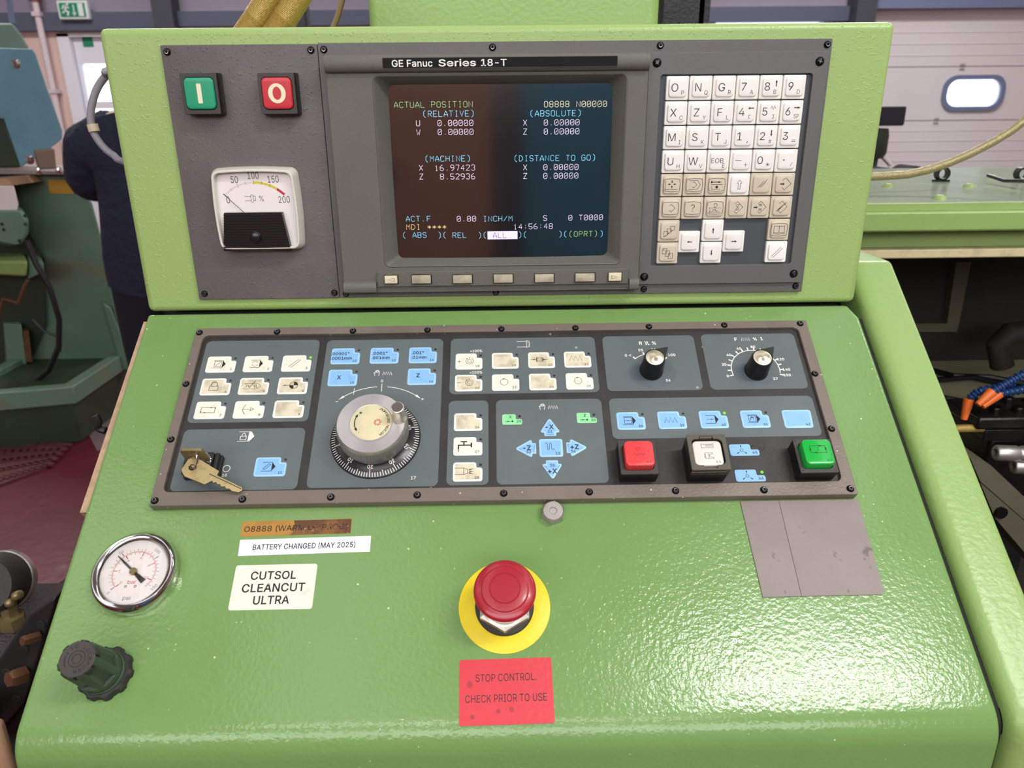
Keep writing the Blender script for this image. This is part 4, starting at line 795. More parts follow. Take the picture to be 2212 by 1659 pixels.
GL = {'A': '00 02 26 42 40;02 42', 'B': '00 06 36 45 44 33 03;33 42 41 30 00', 'C': '45 36 16 05 01 10 30 41', 'D': '00 06 26 44 42 20 00', 'E': '46 06 00 40;03 33', 'F': '46 06 00;03 33', 'G': '45 36 16 05 01 10 30 41 43 23',
      'H': '00 06;40 46;03 43', 'I': '16 36;26 20;10 30', 'L': '06 00 40', 'M': '00 06 23 46 40', 'N': '00 06 40 46', 'O': '10 01 05 16 36 45 41 30 10', 'P': '00 06 36 45 44 33 03', 'R': '00 06 36 45 44 33 03;23 40', 'S': '45 36 16 05 04 13 33 42 41 30 10 01',
      'T': '06 46;26 20', 'U': '06 01 10 30 41 46', 'V': '06 20 46', 'W': '06 10 23 30 46', 'X': '00 46;06 40', 'Z': '06 46 00 40', '0': '10 01 05 16 36 45 41 30 10;12 34', '1': '14 26 20;10 30', '2': '05 16 36 45 44 00 40', '3': '05 16 36 45 44 33 42 41 30 10 01',
      '4': '30 36 02 42', '5': '46 06 03 33 42 41 30 10 01', '6': '36 26 04 01 10 30 41 42 33 03', '7': '06 46 20', '8': '13 04 05 16 36 45 44 33 13 02 01 10 30 41 42 33', '9': '10 20 42 45 36 16 05 04 13 43', '.': '20 21', ':': '21 22;24 25', '/': '00 46', '*': '21 25;02 44;04 42', '(': '37 15 11 3m', ')': '17 35 31 1m', 'i': '10 01 05 16 36 45 41 30 10'}
def crt(mb, s, u0, v, mm, pitch=4.45, big=1):
    for i, ch in enumerate(s):
        if ch == ' ': continue
        for st in GL[ch].split(';'):
            P = [(int(q[0]), -1 if q[1] == 'm' else int(q[1])) for q in st.split()]
            Q = [(u0+i*pitch+x*.74*big, v+(y-3)*.74) for x, y in P]
            mb.stroke(Q, .38, lambda x, y: bulge(x, y)+.12, mm, closed=(len(P) > 3 and P[0] == P[-1]) and False)
sub_s = sub(d, scr)
for s, u, v, c in (('ACTUAL POSITION', -85.3, 176.6, 0), ('Oi8888'.replace('i', ''), 39.9, 176.0, 4), ('N00000', 67, 175.9, 4), ('(RELATIVE)', -61.8, 169.3, 1), ('(ABSOLUTE)', 27.9, 168.8, 1),
                   ('U', -67.6, 162, 2), ('0.00000', -49.6, 161.9, 2), ('X', 22.3, 161.6, 2), ('0.00000', 39.8, 161.5, 2), ('W', -67.6, 154.8, 2), ('0.00000', -49.6, 154.8, 2), ('Z', 22.3, 154.5, 2), ('0.00000', 39.8, 154.4, 2),
                   ('(MACHINE)', -61.6, 133.3, 1), ('(DISTANCE TO GO)', 14.3, 132.9, 1), ('X', -66.9, 126.0, 2), ('16.97423', -53.5, 125.8, 2), ('X', 22.2, 125.5, 2), ('0.00000', 39.6, 125.4, 2), ('Z', -66.9, 118.8, 2), ('8.52936', -49.2, 118.6, 2), ('Z', 22.2, 118.4, 2), ('0.00000', 39.6, 118.2, 2),
                   ('ACT.', -80.6, 83.1, 1), ('F', -62.3, 83, 1), ('0.00', -36.0, 82.7, 2), ('INCH/M', -13, 82.5, 1), ('S', 39.6, 82.5, 2), ('0', 61.8, 82.5, 2), ('T0000', 71, 82.5, 2), ('MDI', -80.7, 76, 3), ('****', -62.2, 75.8, 3), ('14:56:48', 13.5, 75.4, 2),
                   ('(', -84.6, 68.8, 1), ('ABS', -75.6, 68.9, 1), (')(', -53.4, 68.6, 1), ('REL', -40.3, 68.5, 1), (')(', -18.0, 68.2, 1), (')(', 17.6, 68.2, 1), (')(', 53.2, 68.2, 1), ('(OPRT)', 62.4, 68.2, 0), (')', 89.8, 68.1, 1)):
    m = MB(); crt(m, s, u, v, c); m.obj('readout_text', ['t_green', 't_cyan', 't_white', 't_yellow', 't_cream'], sub_s)
m = MB(); q = box4(-9.7, 64.5, 16.8, 71.5); n = 6
for i in range(n):
    u0, u1 = -9.7+26.5*i/n, -9.7+26.5*(i+1)/n; m.add([(u, v, bulge(u, v)+.08) for u, v in ((u0, 64.5), (u1, 64.5), (u1, 71.5), (u0, 71.5))], [(0, 1, 2, 3)], 0)
crt(m, 'ALL', -4.7, 68.1, 1); m.obj('highlight', ['t_block', 't_dark'], sub_s, label='pale highlight behind the word ALL')
m = MB(); m.prism(box4(-107, 26.0, 114.1, 39.6, .6), 13.0, 16.5, .5, 2); m.obj('soft_key_bar', 'housing', d)
SK = [(-95.05, 32.6, 11.1, 7.0, 'l')]+[(-68.4+35.95*k, 32.4, 17.2, 7.4, None) for k in range(5)]+[(102.2, 32.6, 11.7, 7.4, 'r')]
SK = [(-95.05, 32.6, 11.1, 6.8, 'l'), (-68.4, 32.5, 16.6, 7.3, 0), (-32.3, 32.2, 16.8, 7.2, 0), (3.6, 32.3, 16.9, 7.3, 0), (39.8, 32.1, 16.7, 7.2, 0), (75.7, 32.3, 17.2, 7.2, 0), (102.2, 32.6, 11.3, 7.2, 'r')]
for k, (u, v, w_, h, ar) in enumerate(SK):
    m = MB(); m.flat(rrect(u+.2, v-.2, w_+1.6, h+1.6, .5), 16.56, 1); m.prism(rrect(u, v, w_, h, .5), 16.5, 19, .6, 2, m=0)
    if ar: s_ = -1 if ar == 'l' else 1; m.stroke([(u-3*s_, v+1.4), (u+3*s_, v), (u-3*s_, v-1.4)], .35, 19.05, 2, closed=True)
    m.obj('soft_key', ['soft_arrow' if ar else 'soft_key', 'slot_dark', 'ink_grey'], d, label=None if not ar else 'cream soft key with arrow outline')

d = thing('keypad_unit', 'grey keypad frame with white and beige lettered keys', 'keypad', FU, (199, 119, 3.25))
m = MB(); m.plate(box4(125.2, 22.9, 273.1, 214.4, .8), [box4(135.6, 39.6, 261.7, 197.9, 2.5)], 3.25, 6.2, bev=.3); m.obj('frame', 'grey_keypad', d)
m = MB(); m.prism(box4(134, 36, 264, 201), 1, 3.3); m.obj('back_plate', 'keypad_back', d)
for u, v in ((131.9, 206.9), (265.9, 206.8), (130.3, 29.8), (265.3, 31.0)): cross_screw(d, u, v, 6.2)
W8 = 8.06
def ln(*p): return lambda m, u, v: m.stroke([(u+x, v+y) for x, y in p], .34, W8, 1)
def lc(*p): return lambda m, u, v: m.stroke([(u+x, v+y) for x, y in p], .34, W8, 1, closed=True)
def fl(*p): return lambda m, u, v: m.flat([(u+x, v+y) for x, y in p], W8, 1)
def ci(x, y, r): return lambda m, u, v: m.stroke(circ(u+x, v+y, r, 20), .34, W8, 1, closed=True)
def dot(x, y, r): return lambda m, u, v: m.flat(circ(u+x, v+y, r, 14), W8, 1)
def tx(t, x, y, c, b=-.008, sx=1): return lambda m, u, v: m.text(t, u+x, v+y, c, W8, 1, bold=b, sx=sx)
def arrow(x, y, dx, dy, L=2.6, t=.9):   # solid arrow pointing (dx,dy)
    n = (-dy, dx); f = lambda a, b: (x+dx*a+n[0]*b, y+dy*a+n[1]*b)
    return fl(f(L, 0), f(L*.2, 1.2*t), f(L*.2, .5*t), f(-L, .5*t), f(-L, -.5*t), f(L*.2, -.5*t), f(L*.2, -1.2*t))
CRTB = lc(*[(x*1, y) for x, y in rpoly([(-6.6, -4.9), (0, -5.5), (6.6, -4.9), (7.1, 0), (6.6, 4.9), (0, 5.5), (-6.6, 4.9), (-7.1, 0)], [1, 0, 1, 0, 1, 0, 1, 0], 3)])
def let(a, b, *ex): return [tx(a, -2.5, .2, 6.3, sx=1.02), tx(b, 4.2, -3.8, 3.3)]+list(ex)
def num(a, b, *ex): return [tx(a, -3.5, .4, 6.3, sx=1.05)]+([tx(b, 3.2, -3.8, 3.3)] if b else [])+list(ex)
DIA = lambda ox=0: [ln((ox-2.6, 3), (ox, 5.2), (ox+4.8, .2), (ox-.4, -5), (ox-2.8, -3))]
book = [CRTB, lc((-4.6, -2.6), (-4.6, 3.2), (0, 3.2), (0, -2.6)), lc((0, -2.6), (0, 3.2), (4.6, 3.2), (4.6, -2.6)), ln((-4.9, -2.8), (-4.9, -3.5), (-1.2, -3.5), (0, -4.3), (1.2, -3.5), (4.9, -3.5), (4.9, -2.8))]
def pages(up): return sum([[lc((x-1.9, y-2.4), (x-1.9, y+2.4), (x+1.9, y+2.4), (x+1.9, y-2.4)) if not up else lc((x-1.9, y-2.6), (x-1.9, y+2.2), (x+1.6, y+2.2), (x+1.6, y-.8)), (fl((x-1.9, y-2.6), (x+1.6, y-.8), (x, y-1.6), (x-.3, y-.9)) if up else ln((x-1.9, y+1), (x-.6, y+1), (x-.6, y+2.4)))] for x, y in (((-2.6, -2.6), (.2, -.3), (3, 2)) if up else ((-3, 1.8), (-.4, -.2), (2.4, -2.4)))], [])
KEYS = [('O P', 0, 0, 0, let('O', 'P')), ('N Q', 0, 1, 0, let('N', 'Q')), ('G R', 0, 2, 0, let('G', 'R')), ('7 A', 0, 3, 0, num('7', 'A')), ('8 B with up arrow', 0, 4, 0, num('8', 'B', arrow(3.8, 2.9, 0, 1, 2.6, .8))), ('9 D', 0, 5, 0, num('9', 'D')),
        ('X C', 1, 0, 0, let('X', 'C')), ('Z Y', 1, 1, 0, let('Z', 'Y')), ('F L', 1, 2, 0, let('F', 'L')), ('4 with left arrow', 1, 3, 0, num('4', '', arrow(3.9, 3.2, -1, 0, 2.6, .8), ln((4, -2.2), (2.8, -2.2), (2.8, -4.9), (4, -4.9)))), ('5 with zigzag', 1, 4, 0, num('5', '', ln((1, 2.4), (2, 4.6), (3.2, 2), (4.4, 4.6), (5.4, 2.6)), ln((2.8, -2.2), (4, -2.2), (4, -4.9), (2.8, -4.9)))), ('6 SP with right arrow', 1, 5, 0, num('6', '', arrow(3.9, 3.2, 1, 0, 2.6, .8), tx('SP', 3.8, -3.4, 3.2, sx=.85))),
        ('M I', 2, 0, 0, let('M', 'I')), ('S K', 2, 1, 0, let('S', 'K')), ('T J', 2, 2, 0, let('T', 'J')), ('1 comma', 2, 3, 0, num('1', '', fl((3.2, -3.6), (3.9, -3.4), (3.4, -4.9), (2.8, -4.9)))), ('2 hash with down arrow', 2, 4, 0, num('2', '#', arrow(3.8, 2.6, 0, -1, 2.6, .8))), ('3 equals', 2, 5, 0, num('3', '', ln((2, -2.9), (5.4, -2.9)), ln((2, -4.1), (5.4, -4.1)))),
        ('U H', 3, 0, 0, let('U', 'H')), ('W V', 3, 1, 0, let('W', 'V')), ('EOB E', 3, 2, 0, [tx('EOB', -1.2, .4, 3.9, sx=1.05), tx('E', 4.2, -3.8, 3.6)]), ('minus plus', 3, 3, 0, [ln((-5.4, .4), (-.2, .4)), ln((2.2, -3.2), (5.4, -3.2)), ln((3.8, -1.6), (3.8, -4.8))]), ('0 star', 3, 4, 0, num('0', '', ln((3.2, -1.6), (3.2, -4.8)), ln((1.7, -2.4), (4.7, -4)), ln((4.7, -2.4), (1.7, -4)))), ('point slash', 3, 5, 0, [dot(-2.6, .4, .6), ln((3.2, -4.8), (5, -1.6))]),
        ('screen with position arrows', 4, 0, 1, [CRTB, ln((-5.6, 4.2), (-5.6, -4.4)), ln((-6, -3.6), (5, -3.6)), arrow(-2.2, .8, 1, 0, 1.2, .7), arrow(2.4, .8, -1, 0, 1.2, .7), arrow(0, 3, 0, -1, 1.2, .7), arrow(0, -1.4, 0, 1, 1.2, .7)]), ('screen with program arrow', 4, 1, 1, [CRTB, ln((-5, 3.8), (2.6, 3.8), (5.2, .2), (2.6, -3.6), (-5, -3.6)), ln((-1.6, 2), (-.4, 2.8), (2.2, .2), (-.4, -2.4), (-1.6, -1.6))]), ('screen with offset arrow', 4, 2, 1, [CRTB, ln((-4.8, .2), (5, .2)), arrow(0, 2.2, 1, 0, 4.4, .6), ln((-4.8, 3.6), (-4.8, 1)), dot(-4.6, 2.2, .8), ln((-4.4, -1), (-4.4, -3.8), (3.4, -3.8)), dot(0, -1.9, 1.2)]), ('outlined shift arrow', 4, 3, 0, [lc((0, 3.6), (2.2, 1.2), (1, 1.2), (1, -3.8), (-1, -3.8), (-1, 1.2), (-2.2, 1.2))]), ('three slanted lines', 4, 4, 1, [ln((-3.4, -3.2), (1.6, 2.8)), ln((-1.8, -2.6), (4.6, 4.2)), ln((-.6, -2.6), (3.4, 1.8))]), ('input diamond with arrow', 4, 5, 1, [ln((-1.6, 3), (1, 5.2), (6, .2), (.6, -5), (-1.8, -2.8)), arrow(-1.6, 0, 1, 0, 1.9, 1)]),
        ('screen with angle bracket', 5, 0, 1, [CRTB, ln((-1, 2), (.6, 3.4), (4, .2), (.6, -3), (-1, -1.6))]), ('screen with question mark', 5, 1, 1, [CRTB, tx('?', 0, 0, 6.2, -.02)]), ('screen with graph', 5, 2, 1, [CRTB, ln((-5.4, -.2), (5.4, -.2)), lc((-1, .6), (-1, 3.4), (.4, 4.2), (2, 2.4), (.4, .6)), ln((-4.4, -1.2), (-4.4, -4.2)), ln((-5.4, -3.6), (4.8, -3.6)), ln((-2.4, -3), (-1, -1.2), (-.6, -2.2), (.6, -1.2), (.8, -2.6), (2.8, -2.6))]), ('diamond with S', 5, 3, 1, DIA()+[ln((1.6, 2.6), (-.4, 2.6), (-1, 1.6), (1.2, -.6), (.6, -2), (-1.6, -2)), ln((2.2, 3.4), (-2, -2.8))]), ('diamond with lines and arrow', 5, 4, 1, DIA(1)+[arrow(-3.4, 0, 1, 0, 1.8, 1)]+[ln((-.8, y), (2, y)) for y in (2.8, 2.1, 1.4, -1.2, -1.9, -2.6)]), ('crossed-out diamond', 5, 5, 1, DIA()+[ln((-4.4, -3.4), (2.4, 3.4)), ln((-3.6, -3.8), (4, 4.2)), ln((-3, -2.4), (3.2, 3))]),
        ('stacked pages upward', 6, 0, 1, pages(True)), ('stacked pages downward', 7, 0, 1, pages(False)), ('cursor up', 6, 2, 0, [arrow(0, 0, 0, 1, 2.4, .8)]), ('cursor down', 7, 2, 0, [arrow(0, 0, 0, -1, 2.4, .8)]), ('cursor left', 6.5, 1, 0, [arrow(0, 0, -1, 0, 2.4, .8)]), ('cursor right', 6.5, 3, 0, [arrow(0, 0, 1, 0, 2.4, .8)]), ('open book on screen', 6, 5, 1, book), ('reset with two slanted lines', 7, 5, 2, [ln((-4.4, -4), (3.6, 4.4)), ln((-3, -5), (5, 3.2))])]
for nm, r_, c_, mt, ic in KEYS:
    u = 149.9+19.43*c_; v = 187.4-19.5*r_
    if c_ == 1 and r_ == 6.5: u = 168.6
    m = MB(); m.prism(rrect(u, v, 18.6, 18.6, 1.0), 3.3, 6.6, .6, 2, m=0)
    m.taper(rrect(u, v+.2, 15.2, 15.2, 2.4), 6.55, rrect(u, v+.2, 14.0, 14.0, 2.2), 7.6, 0, cap=False); m.prism(rrect(u, v+.2, 14, 14, 2.2), 7.6, 8.0, .35, 2, m=0, base=False)
    for f in ic: f(m, u, v+.2)
    m.obj('key', [['cap_white', 'cap_beige', 'cap_bright'][mt], 'ink'], d, label='%s key marked %s' % (['white', 'beige', 'bright white'][mt], nm))
# ------------------------------------------------------------------ operator panel
OW = 5.0
d = thing('operator_panel', 'wide framed machine control panel with blue and white membrane keys', 'control panel', FL, (3, -108, .05))
m = MB(); m.plate(box4(-269, -193.8, 274.6, -23.4, .8), [box4(-261.5, -182.3, 265.4, -31.2, 5)], .05, 8, bev=.4); m.obj('frame', 'frame_metal', d)
ZONES = [(-258, -119.2, -158.8, -35.6), (-258, -180.4, -159.5, -125.4), (-152.3, -179.6, -50.0, -36.5), (-43.3, -94.9, 83.6, -36.6), (-43.4, -179.3, -10.4, -101.5), (-4, -179.2, 84, -101.4), (90.4, -94.2, 171.5, -36.4), (178, -94.3, 261.2, -35.7), (90.5, -140.3, 261.5, -101.5)]
ov = MB(); ov.prism(box4(-263, -184, 267, -29.5), .2, OW-.15, m=0)
for z in ZONES: ov.prism(box4(*z, 4.5, 5), OW-.15, OW, m=1, base=False)
for (cx, cy, r) in ((130.5, -75.5, 19), (218, -77, 17)):
    ov.flat([(cx+r*cos(2*PI*k/40)*1.05, cy+r*sin(2*PI*k/40)*.85) for k in range(40)], OW+.03, 3)
W_ = OW+.06
def wl(P, t=.5, closed=False, mm=2): ov.stroke(P, t, W_, mm, closed)
def hand(cx, cy, s, put):
    put([(cx+x*s, cy+y*s) for x, y in ((-2.4, -3.6), (-2.6, -2.2), (-3.6, .4), (-3.2, 1), (-2.5, .6), (-2.2, -.2), (-2.2, 2.6), (-1.6, 3), (-1.1, 2.6), (-1.1, 3.4), (-.5, 3.9), (0, 3.4), (.2, 3.5), (.8, 3.8), (1.2, 3.2), (1.3, 2.6), (1.9, 2.8), (2.3, 2.3), (2.4, -1), (1.8, -2.2), (1.8, -3.6))])
    for x in (-1.1, 0, 1.2): put([(cx+x*s, cy+2.8*s), (cx+x*s, cy+.4*s)])
def zig(cx, cy, w, h, n, put): put([(cx-w/2+w*k/(2*n), cy+(h/2 if k % 2 else -h/2)) for k in range(2*n+1)])
def wave(cx, cy, s, put):
    put([(cx+x*s, cy+y*s) for x, y in [(-4, 2.4), (-3, 3), (-2.4, 2.4), (-2.2, -2.2), (-1.6, -3), (-.9, -2.4), (-.7, 2.4), (0, 3), (.7, 2.4), (.9, -2.2), (1.6, -3), (2.3, -2.2), (3.4, -3)]])
# engraved legends of the grey fields
for cx, cy in ((-105.6, -72.3), (34.7, -108.7)):
    hand(cx, cy, .78, lambda P: wl(P, .42)); zig(cx+8.6, cy-.4, 8, 3.4, 4, lambda P: wl(P, .5))
ov.text('0', -100.8, -80.4, 2.6, W_, 2, bold=.02); wl([(-100.7, -83.2), (-100.5, -91)], .5)
DC = (-101.5, -136.6)
for a0, a1, s_ in ((93.5, 128, 1), (84, 52, -1)):
    wl([(DC[0]+52*cos(rad(a)), DC[1]+50.4*sin(rad(a))) for a in [a0+(a1-a0)*k/14 for k in range(15)]], .55)
    x, y = DC[0]+52*cos(rad(a1)), DC[1]+50.4*sin(rad(a1)); t = Vector((-sin(rad(a1))*s_, cos(rad(a1))*s_)); n = Vector((-t.y, t.x)); p = Vector((x, y))
    ov.flat([tuple(p+t*3), tuple(p-t*2.2+n*1.1), tuple(p-t*2.2-n*1.1)], W_, 2)
wl([(-123.6, -87.6), (-123.9, -94)], .4)
ov.text('-', -137, -100.5, 3, W_, 2, bold=.04, sx=1.4); ov.text('+', -65.6, -99, 3, W_, 2, bold=.03); ov.text('17', -69.4, -172.2, 2.5, W_, 2, bold=.03)
wl([(14.8, -40.6), (23.2, -40.6)], .45); wl([(14.8, -46.6), (23.2, -46.6)], .45); wl(box4(23.2, -47.2, 24.5, -40, .3, 2), .4, True); wl(box4(24.5, -46.6, 25.7, -40.6, .5, 2), .4, True)
ov.text('>100%', -21.0, -50.3, 2.5, W_, 2, bold=.035, fit=10.4); ov.text('<100%', -21.0, -73.0, 2.5, W_, 2, bold=.035, fit=10.6)
# lock symbol, key switch legends
ov.flat([(-203.2, -128.0), (-200.3, -132.6), (-203.8, -137.2), (-205.2, -137.2), (-205, -128)], W_, 2); wl([(-213, -128.2), (-204, -128.2)], .45); wl([(-213.6, -137), (-204, -137)], .45)
wl(box4(-211.3, -135.6, -206.7, -132.4), .5, True); wl([(-210.4, -132.4), (-210.4, -130.6), (-209, -129.4), (-207.6, -130.6), (-207.6, -132.4)], .5)
wl(circ(-217.3, -161.4, 2.8, 24), .5, True); ov.text('10', -217.8, -167.3, 2.3, W_, 2, bold=.035); wl([(-229.6, -147.4), (-229.2, -149.8)], .5)
# override scales
ov.text('R', 123.8, -44.3, 3.3, W_, 2, bold=.05); wave(129.7, -44.4, .62, lambda P: wl(P, .5)); ov.text('%', 135.7, -44.4, 3.2, W_, 2, bold=.035)
KC = (129.8, -74.2); pol = lambda C, r, a: (C[0]+r*cos(rad(a)), C[1]+r*sin(rad(a)))
wl([pol(KC, 18.0, a) for a in range(132, 48, -6)], .7)
for a in (133, 104, 72, 43): wl([pol(KC, 17.7, a), pol(KC, 20.8, a)], 1.3)
ov.text('0', 109.6, -57.3, 2.5, W_, 2, bold=.045); wl([(114.4, -56.2), (112.2, -57.3), (114.4, -58.4)], .5); ov.text('25', 123.0, -51.9, 2.5, W_, 2, bold=.045); ov.text('50', 134.5, -51.7, 2.5, W_, 2, bold=.045); ov.text('100', 149.6, -57.5, 2.5, W_, 2, bold=.04); ov.text('36', 142.8, -84.0, 2.4, W_, 2, bold=.045)
ov.text('F', 208.6, -41.5, 3.3, W_, 2, bold=.05); zig(217.2, -41.6, 7.6, 3.6, 4, lambda P: wl(P, .45)); ov.text('%', 225.6, -41.5, 3.0, W_, 2, bold=.045); ov.text('1', 231.6, -41.3, 3.2, W_, 2, bold=.05)
FC = (219.8, -74.6)
wl([pol(FC, 20.8, a) for a in range(194, -15, -6)], .75)
for k in range(16): a = 194-208*k/15; wl([pol(FC, 20.5, a), pol(FC, 24.2, a)], 1.15)
for t, u, v in (('0', 194.6, -80.5), ('20', 193.6, -68.4), ('40', 199.4, -58.4), ('60', 209.6, -51.6), ('80', 222.2, -50.0), ('100', 236.6, -53), ('120', 243.8, -63.6), ('140', 246.4, -74.6), ('150', 245.8, -80.4), ('37', 234.9, -84)): ov.text(t, u, v, 2.4, W_, 2, bold=.045)
ov.obj('overlay', ['overlay_black', 'overlay_grey', 'white_ink', 'overlay_grey_worn'], d, label='black overlay with grey fields and white legends')
for u, v in ((-265.4, -28.4), (-197, -28.6), (-130.1, -28.7), (-64.2, -28.8), (1.3, -28.8), (67.1, -28.8), (132.7, -28.4), (200.1, -28.0), (268.3, -27.4), (-265.6, -189.5), (-198.8, -189.6), (-131.4, -189), (-65.2, -188.4), (1.3, -188.2), (67.3, -188.2), (134.1, -188.4), (202.5, -189), (269.7, -189.1), (-265.3, -82.6), (-265.7, -136), (268.3, -81.5), (268.7, -135.6)): socket_screw(d, u, v, 8)

# membrane keys: number, left, top, width, height, colour, legend, words
KH = OW+.75
def K(P, t=.32, closed=False): return lambda m, u, v: m.stroke([(u+x, v+y) for x, y in P], t, KH, 1, closed)
def KF(P): return lambda m, u, v: m.flat([(u+x, v+y) for x, y in P], KH, 1)
def KT(t, x, y, c, b=0, **k): return lambda m, u, v: m.text(t, u+x, v+y, c, KH, 1, bold=b, **k)
def KW(fn, *a): return lambda m, u, v: fn(*a, lambda P: m.stroke([(u+x, v+y) for x, y in P], .32, KH, 1))
ar = lambda x, y, dx, dy, L=1.3, t=.5: KF([(x+dx*L, y+dy*L), (x-dx*L-dy*t, y-dy*L+dx*t), (x-dx*L+dy*t, y-dy*L-dx*t)])
DOC = [K([(-5, 3.6), (3, 3.6)], .4), K([(-5.4, -4), (3, -4)], .4), KF([(2.8, 3.6), (5.6, -.2), (2.8, -4)]), K([(2.8, 3.6), (2.8, -4)])]
sq = lambda s=2.8, ox=-1.2: K([(ox-s, -s), (ox+s, -s), (ox+s, s), (ox-s, s)], .34, True)
three = [K(circ(0, 0, 1.2, 14), .3, True), ar(0, 3, 0, -1, 1.5), K([(0, 4.4), (0, 2)], .25), ar(-2.6, -2.0, .8, .6, 1.5), ar(2.6, -2.0, -.8, .6, 1.5)]
turn = lambda s_: [K(circ(.4, 0, 3.2, 26), .34, True), ar(.6*s_, 3.2, s_, 0, 1.1, .6)]
spin = [K(circ(2.2, 0, 1.7, 20), .32, True), K(arc(2.2, 0, 3.2, 60, -240, 22), .34), KF(circ(2.2, 3.3, .45, 8)), ar(.2, 2.6, .8, .5, .9)]
A_, B_, C_ = (-253.4, -221.4, -188.6), (-52.6, -75.6, -98.8), 0
